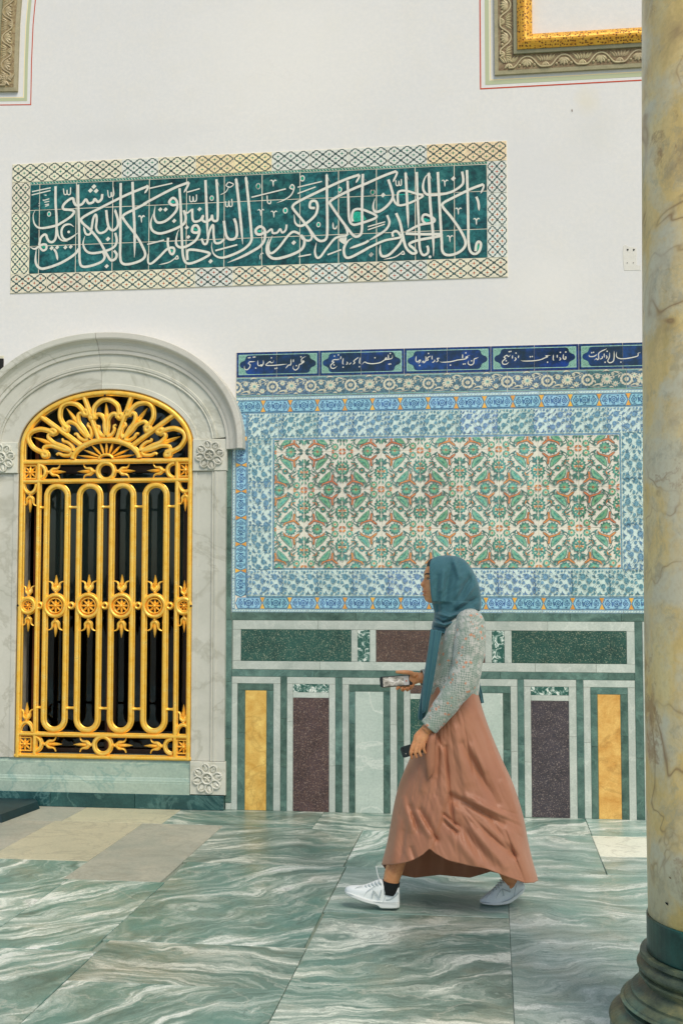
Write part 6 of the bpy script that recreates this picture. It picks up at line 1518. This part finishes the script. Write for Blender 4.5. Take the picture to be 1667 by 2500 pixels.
def sleeve(path, rad, wr, seed):
    P = catmull([c4(*p) for p in path], 9); m = len(P); V = []; n = 36; r_ = random.Random(seed); ph = [r_.uniform(0, 6.28) for _ in range(6)]
    for i, p in enumerate(P):
        t = (P[min(i + 1, m - 1)] - P[max(i - 1, 0)]).normalized(); a = t.cross(Vector((0, -1, 0))).normalized(); b = a.cross(t).normalized(); k = i / (m - 1) * (len(rad) - 1); q = min(int(k), len(rad) - 2); r = rad[q] + (rad[q + 1] - rad[q]) * (k - q); f = i / (m - 1)
        for j in range(n):
            an = 2 * math.pi * j / n
            w = wr * math.sin(math.pi * min(1, f * 1.1)) * (math.sin(26 * f + 1.5 * math.sin(an + ph[0]) + ph[1]) * .6 + math.sin(47 * f + 2 * math.cos(an + ph[2])) * .4)
            if f > .96: w += .0022
            V.append(p + a * (r + w) * math.cos(an) + b * (r + w) * .88 * math.sin(an))
    o = mk('sleeve', V, loftfaces(m, n, True, False), M_KNIT, cg, smooth=True); so = o.modifiers.new('thickness', 'SOLIDIFY'); so.thickness = .004; so.offset = -1
sleeve([(965, 500, .10)] + [(988, 565, .140), (984, 700, .165), (966, 850, .180), (925, 985, .200), (830, 1120, .205), (745, 1238, .205), (683, 1312, .205)], [.050, .066, .0675, .066, .061, .052, .043, .036], .0042, 2)
sleeve([(905, 510, -.10)] + FAR, [.05, .062, .062, .060, .052, .042, .034], .003, 5)
# ---- headscarf
HR_ = [(48, 790, 845, .020), (54, 745, 885, .040), (72, 708, 930, .062), (108, 690, 972, .082), (170, 688, 1012, .094), (250, 691, 1046, .100), (330, 697, 1063, .102), (390, 706, 1069, .101), (430, 714, 1068, .100), (455, 720, 1060, .104), (475, 722, 1030, .110), (505, 720, 985, .114), (545, 708, 945, .116), (585, 704, 908, .112), (615, 716, 872, .100), (640, 738, 820, .080), (655, 752, 795, .055)]
SC_ = [(860, 60, 905, 200, 24, .010), (905, 200, 890, 400, 30, .009), (840, 120, 800, 400, 26, -.008), (790, 170, 762, 420, 22, .009), (745, 200, 735, 420, 20, -.006), (1010, 180, 880, 390, 20, -.011), (1035, 250, 900, 430, 22, .010), (1055, 350, 850, 480, 18, -.010), (960, 110, 1020, 230, 26, .008), (765, 330, 745, 480, 16, -.009),
       (725, 505, 790, 540, 12, -.013), (790, 540, 930, 500, 13, -.013), (930, 500, 1040, 455, 12, -.012), (720, 540, 800, 562, 11, .010), (800, 562, 950, 510, 12, .010), (728, 572, 810, 585, 11, -.013), (810, 585, 940, 530, 11, -.012), (712, 605, 800, 622, 12, .010), (800, 622, 890, 575, 12, .009), (730, 470, 830, 500, 14, .009), (830, 500, 1010, 440, 15, .010)]
SC2 = [(a, b, c, d_, s_ * (.62 if b > 430 else .85), h_) for a, b, c, d_, s_, h_ in SC_]; ny, nn = 170, 140; V = []
for i in range(ny):
    y = 48 + (655 - 48) * i / (ny - 1); f, bk, hw = [sint([(q[0], q[k]) for q in HR_], y) for k in (1, 2, 3)]
    tm = R(112) if y < 385 else R(112 + 68 * min(1, (y - 385) / 22)); cm_ = math.cos(tm); A = (bk - f) / (1 - cm_); xc = bk - A
    for j in range(nn):
        th = -tm + 2 * tm * j / (nn - 1); x = xc + A * math.cos(th); d = hw * math.copysign(abs(math.sin(th)) ** .92, math.sin(th))
        if th > 0: d += (1.7 * crease(SC2, x, y) + (.010 * (abs(mnoise.noise(Vector((x * .013 + y * .011, y * .0035 - x * .002, 1.7)))) - .25) + .005 * (abs(mnoise.noise(Vector((x * .03 + y * .02, y * .008, 5.2)))) - .2) if y < 460 else 0.0)) * min(1, math.sin(max(0.0, min(math.pi, th))) * 1.6)
        V.append(c4(x, y, d))
sc = mk('headscarf', V, loftfaces(ny, nn, False, False), M_SCARF, PE, smooth=True); so = sc.modifiers.new('thickness', 'SOLIDIFY'); so.thickness = .005; so.offset = -1
def ribbon(name, path, wid, thick, folds, par):
    P = catmull([c4(*p[:3]) for p in path], 8); m = len(P); V = []; n = 32
    for i, p in enumerate(P):
        t = (P[min(i + 1, m - 1)] - P[max(i - 1, 0)]).normalized(); a = t.cross(Vector((0, -1, 0))).normalized(); b = a.cross(t).normalized(); k = i / (m - 1) * (len(wid) - 1); q = min(int(k), len(wid) - 2); w = (wid[q] + (wid[q + 1] - wid[q]) * (k - q)) * PC
        for j in range(n):
            an = 2 * math.pi * j / n; ss = math.cos(an); V.append(p + a * w * ss + b * (thick * math.sin(an) * (1 + .15 * math.sin(9 * i / m)) + folds * math.cos(ss * 7 + i * .05) * (1 if math.sin(an) > 0 else .4)))
    return mk(name, V, loftfaces(m, n), M_SCARF, par, smooth=True)
ribbon('scarf_end', [(738, 600, .125), (722, 700, .140), (704, 820, .150), (684, 950, .152), (664, 1080, .150), (650, 1180, .145), (645, 1195, .142)], [42, 38, 36, 35, 30, 22, 14], .011, .005, sc)
ribbon('scarf_end', [(735, 620, .105), (705, 780, .115), (682, 930, .120), (655, 1090, .120), (632, 1210, .116), (626, 1258, .112)], [30, 34, 34, 33, 28, 22], .009, .004, sc)
ribbon('scarf_end', [(1040, 1000, -.10), (1056, 1060, -.115), (1066, 1110, -.12), (1072, 1136, -.12)], [20, 20, 18, 17], .008, .003, sc)
ribbon('scarf_end', [(985, 470, -.05), (1010, 700, -.165), (1030, 900, -.165), (1042, 1010, -.11)], [40, 30, 22, 20], .01, .003, sc)

# ---- socks and shoes
SOCK = fabric('black_sock', (.006, .008, .008), (.012, .014, .014), .85); SHOE = stone('white_leather', C(206, 214, 212), C(222, 226, 222), scale=30, rough=.5, rnd=.02, bump=.06); SOLE = plain('white_rubber', C(216, 218, 212), .6); GREYT = plain('grey_trim', C(172, 182, 180), .5); OUTS = plain('outsole', C(168, 170, 160), .7)
for pts, dy in (([(412, 1208, 0), (404, 1262, 0), (396, 1330, 0)], FY), ([(1285, 1225, 0), (1285, 1262, 0), (1275, 1320, 0)], RY)):
    if dy == FY: pts = [(407, 1240, 0), (402, 1275, 0), (396, 1330, 0)]
    Vv, Ff = tube3([c5(p[0], p[1], dy) for p in pts], [.0405, .0400, .042] if dy == FY else [.030, .030, .030], 20, 4); mk('sock', Vv, Ff, SOCK, PE, smooth=True)
def shoe(st, dy, name, slope):
    """st: x, sole bottom, sole top, upper top, half width (crop pixels and metres)"""
    o = thing('x', 'x', 'x'); bpy.data.objects.remove(o)
    n = 22; xs0, xs1 = st[0][0], st[-1][0]; m = 40; U_ = []; L_ = []
    for i in range(m):
        x = xs0 + (xs1 - xs0) * i / (m - 1); b, s, t, hw = [sint([(q[0], q[k]) for q in st], x) for k in (1, 2, 3, 4)]
        inn = .004 * math.sin(math.pi * (i / (m - 1)))
        for j in range(n):      # upper: an arch from sole edge over the top
            a = math.pi * j / (n - 1); yy = hw * math.cos(a) * (1.0 if abs(math.cos(a)) > .98 else 1); zz = s - (s - t) * math.sin(a) ** .62
            sq = math.copysign(abs(math.cos(a)) ** .75, math.cos(a)); U_.append(c5(x, zz, dy + (hw - inn) * sq * (1 - .30 * math.sin(a) ** 2)))
        for (zz, ww) in ((s, hw + .001), (s + (b - s) * .25, hw + .003), (b - (b - s) * .12, hw + .003), (b, hw - .003), (b, -hw + .003), (b - (b - s) * .12, -hw - .003), (s + (b - s) * .25, -hw - .003), (s, -hw - .001)): L_.append(c5(x, zz, dy + ww))
    up = mk(name, U_, loftfaces(m, n, False, False) + [list(range(n))[::-1], [(m - 1) * n + j for j in range(n)]], SHOE, PE, smooth=True)
    mk('sole', L_, loftfaces(m, 8, True, True), SOLE, up)
    return up
ST1 = [(64, 1316, 1308, 1300, .010), (74, 1334, 1316, 1284, .026), (100, 1352, 1326, 1272, .038), (140, 1370, 1340, 1268, .045), (200, 1393, 1362, 1266, .048), (250, 1407, 1376, 1250, .046), (296, 1416, 1386, 1232, .042), (312, 1424, 1389, 1226, .041), (326, 1438, 1392, 1222, .040), (352, 1441, 1396, 1238, .039), (400, 1442, 1398, 1308, .038), (436, 1441, 1396, 1292, .036), (458, 1438, 1392, 1274, .031), (468, 1430, 1388, 1286, .020)]
ST2 = [(1058, 1394, 1386, 1376, .012), (1070, 1404, 1392, 1360, .026), (1100, 1412, 1398, 1334, .040), (1140, 1417, 1400, 1304, .047), (1190, 1418, 1398, 1258, .048), (1230, 1414, 1390, 1222, .044), (1275, 1404, 1374, 1208, .040), (1320, 1376, 1346, 1214, .038), (1355, 1346, 1316, 1232, .035), (1378, 1322, 1296, 1248, .028), (1388, 1306, 1288, 1266, .016)]
s1 = shoe(ST1, FY, 'sneaker', 0); s2 = shoe(ST2, RY, 'sneaker', 0)
def trim(par, pts, w, dy, mat, nm, r=.0016):
    Vv, Ff = tube3([c5(x, y, dy) for x, y in pts], [w, w], 8, 4); mk(nm, Vv, Ff, mat, par)
for par, ox, oy, dy, an, sc2 in ((s1, 298, 1336, FY + .0455, 0, 1.0), (s2, 1250, 1310, RY + .0455, -24, .92)):
    ca, sa = math.cos(R(an)), math.sin(R(an)); f = lambda x, y: (ox + (x * ca - y * sa) * sc2, oy + (x * sa + y * ca) * sc2)
    trim(par, [f(-34, 30), f(-22, -28)], .0024, dy, GREYT, 'letter_n'); trim(par, [f(-22, -28), f(24, 26)], .0024, dy + .001, GREYT, 'letter_n'); trim(par, [f(24, 26), f(36, -30)], .0024, dy, GREYT, 'letter_n')
trim(s1, [(368, 1378), (410, 1368), (455, 1325)], .0045, FY + .034, GREYT, 'heel_trim')
for i in range(5):
    x, y = 215 + i * 24, 1268 - i * 9
    trim(s1, [(x, y + 2), (x + 8, y + 14), (x + 22, y + 34)], .0030, FY + .030, GREYT, 'lace'); trim(s1, [(x, y - 1), (x + 4, y + 4)], .004, FY, SHOE, 'lace')
trim(s1, [(318, 1228), (306, 1190), (298, 1150), (297, 1128)], .0022, FY + .01, SHOE, 'lace_loop')
for i in range(5):
    x, y = 1142 + i * 15, 1306 - i * 19; trim(s2, [(x, y), (x + 14, y + 8), (x + 32, y + 26)], .0034, RY + .031, GREYT, 'lace')

for par, pts, dy in ((s1, [(120, 1342), (128, 1310), (160, 1284), (196, 1276)], FY + .036), (s1, [(200, 1362), (225, 1322), (262, 1292), (300, 1270)], FY + .043), (s1, [(345, 1395), (362, 1350), (352, 1300)], FY + .036), (s1, [(90, 1330), (200, 1372), (300, 1394), (460, 1398)], FY + .046),
                     (s2, [(1100, 1396), (1108, 1360), (1135, 1330)], RY + .036), (s2, [(1160, 1398), (1186, 1345), (1215, 1300)], RY + .043), (s2, [(1310, 1350), (1318, 1300), (1330, 1260)], RY + .036), (s2, [(1075, 1394), (1180, 1402), (1280, 1374), (1375, 1300)], RY + .046)):
    trim(par, pts, .0013, dy, GREYT, 'seam_and_shade')  # panel seams, plus a grey line painted in as shade along each sole
for par, x0, x1, st_, dy in ((s1, 100, 300, ST1, FY), (s1, 325, 462, ST1, FY), (s2, 1080, 1290, ST2, RY)):
    for q in range(int((x1 - x0) / 14)):
        x = x0 + 14 * q; b = sint([(r[0], r[1]) for r in st_], x); trim(par, [(x, b - 3), (x + 6, b - 1)], .0022, dy + sint([(r[0], r[4]) for r in st_], x) - .001, OUTS, 'tread')

# ------------------------------------------------------------------ the two phones
PH_B = plain('phone_black', (.008, .016, .018), .35); PH_E = plain('phone_edge', C(120, 112, 88), .3, .6)
def m_screen():
    t = NT('phone_screen'); v = t.coord(); w = t.vmath('ADD', v, t.vmath('SCALE', t.noise(v, 22, 3, .5, 0, 1), sc=.06)); f = t.noise(t.vmath('MULTIPLY', w, (14, 40, 1)), 1.0, 4, .6)
    c = t.ramp(f, [(.42, C(112, 108, 98)), (.52, C(176, 170, 158)), (.6, C(216, 212, 204))]); t.put(t.b.inputs['Emission Color'], c); t.b.inputs['Emission Strength'].default_value = .25; return t.out(c, .12, .5)
SCR = m_screen()
def phone(label, quad, thick, front):
    """quad: corners TL TR BR BL of the side towards the viewer"""
    P = [Vector(p) for p in quad]; ctr = sum(P, Vector()) / 4; X = ((P[1] + P[2]) - (P[0] + P[3])).normalized(); Yv = ((P[0] + P[1]) - (P[3] + P[2])); Yv = (Yv - X * Yv.dot(X)).normalized(); Z = X.cross(Yv)
    w = ((P[1] - P[0]).length + (P[2] - P[3]).length) / 2; h = ((P[0] - P[3]).length + (P[1] - P[2]).length) / 2
    M = Matrix(((X.x, Yv.x, Z.x, ctr.x), (X.y, Yv.y, Z.y, ctr.y), (X.z, Yv.z, Z.z, ctr.z), (0, 0, 0, 1)))
    o = thing('mobile_phone', label, 'phone', ctr)
    def rrect(w, h, r, n=5):
        Q_ = []
        for cx_, cy_, a0 in ((w / 2 - r, h / 2 - r, 0), (-w / 2 + r, h / 2 - r, 90), (-w / 2 + r, -h / 2 + r, 180), (w / 2 - r, -h / 2 + r, 270)):
            for k in range(n + 1): a = R(a0 + 90 * k / n); Q_.append((cx_ + r * math.cos(a), cy_ + r * math.sin(a)))
        return Q_
    g = G(); R1 = rrect(w, h, .010); n = len(R1); Vv = [(x, y, -thick) for x, y in R1] + [(x * 1.0, y, -.0012) for x, y in R1] + [(x * (1 - .0024 / w), y * (1 - .0024 / h), 0) for x, y in R1]
    g.add(Vv, [[i, (i + 1) % n, n + (i + 1) % n, n + i] for i in range(n)] + [[n + i, n + (i + 1) % n, 2 * n + (i + 1) % n, 2 * n + i] for i in range(n)] + [list(range(2 * n, 3 * n)), list(range(n))[::-1]]); link('case', g.mesh('case', [PH_B]), o, M)
    return o, M, w, h, g
o, M, w, h, g = phone('black phone with lit camera screen held out in the far hand', [c4(320, 944, -.148), c4(557, 925, -.148), c4(563, 1004, -.148), c4(325, 1021, -.148)], .009, True)
gg = G(); gg.poly([(-w * .40, -h * .43), (w * .40, -h * .43), (w * .40, h * .43), (-w * .40, h * .43)], .0006); link('screen', gg.mesh('screen', [SCR]), o, M)
gg = G(); gg.poly([(w * .24, -h * .43), (w * .40, -h * .43), (w * .40, h * .43), (w * .24, h * .43)], .0010); link('camera_controls', gg.mesh('camera_controls', [plain('app_white', C(206, 202, 196), .2)]), o, M)
gg = G(); gg.ell((w * .32, -h * .05), .0035, .0035, .0014); link('record_dot', gg.mesh('record_dot', [plain('app_red', C(214, 90, 60), .3)]), o, M)
g2 = G(); g2.sweep([(-w / 2 + .008, -h / 2 - .0004), (w / 2 - .008, -h / 2 - .0004)], [(-.0012, -.008), (-.0012, -.001), (.0012, -.001), (.0012, -.008)]); link('metal_edge', g2.mesh('metal_edge', [PH_E]), o, M)
o, M, w, h, g = phone('dark phone with its back to us hanging in the near hand', [c4(467, 1456, .2005), c4(676, 1410, .2005), c4(697, 1476, .2005), c4(494, 1548, .2005)], .010, False)
gg = G(); gg.ell((-w * .36, -h * .18), .0022, .0022, .0008); link('flash', gg.mesh('flash', [plain('flash', (.6, .55, .45), .3)]), o, M)
for k in (.0, .16): gg = G(); gg.ell((-w * .40, h * .30 - k * h * 1.2), .0042, .0042, .0008); link('camera_lens', gg.mesh('camera_lens', [plain('lens', (.003, .004, .006), .08)]), o, M)
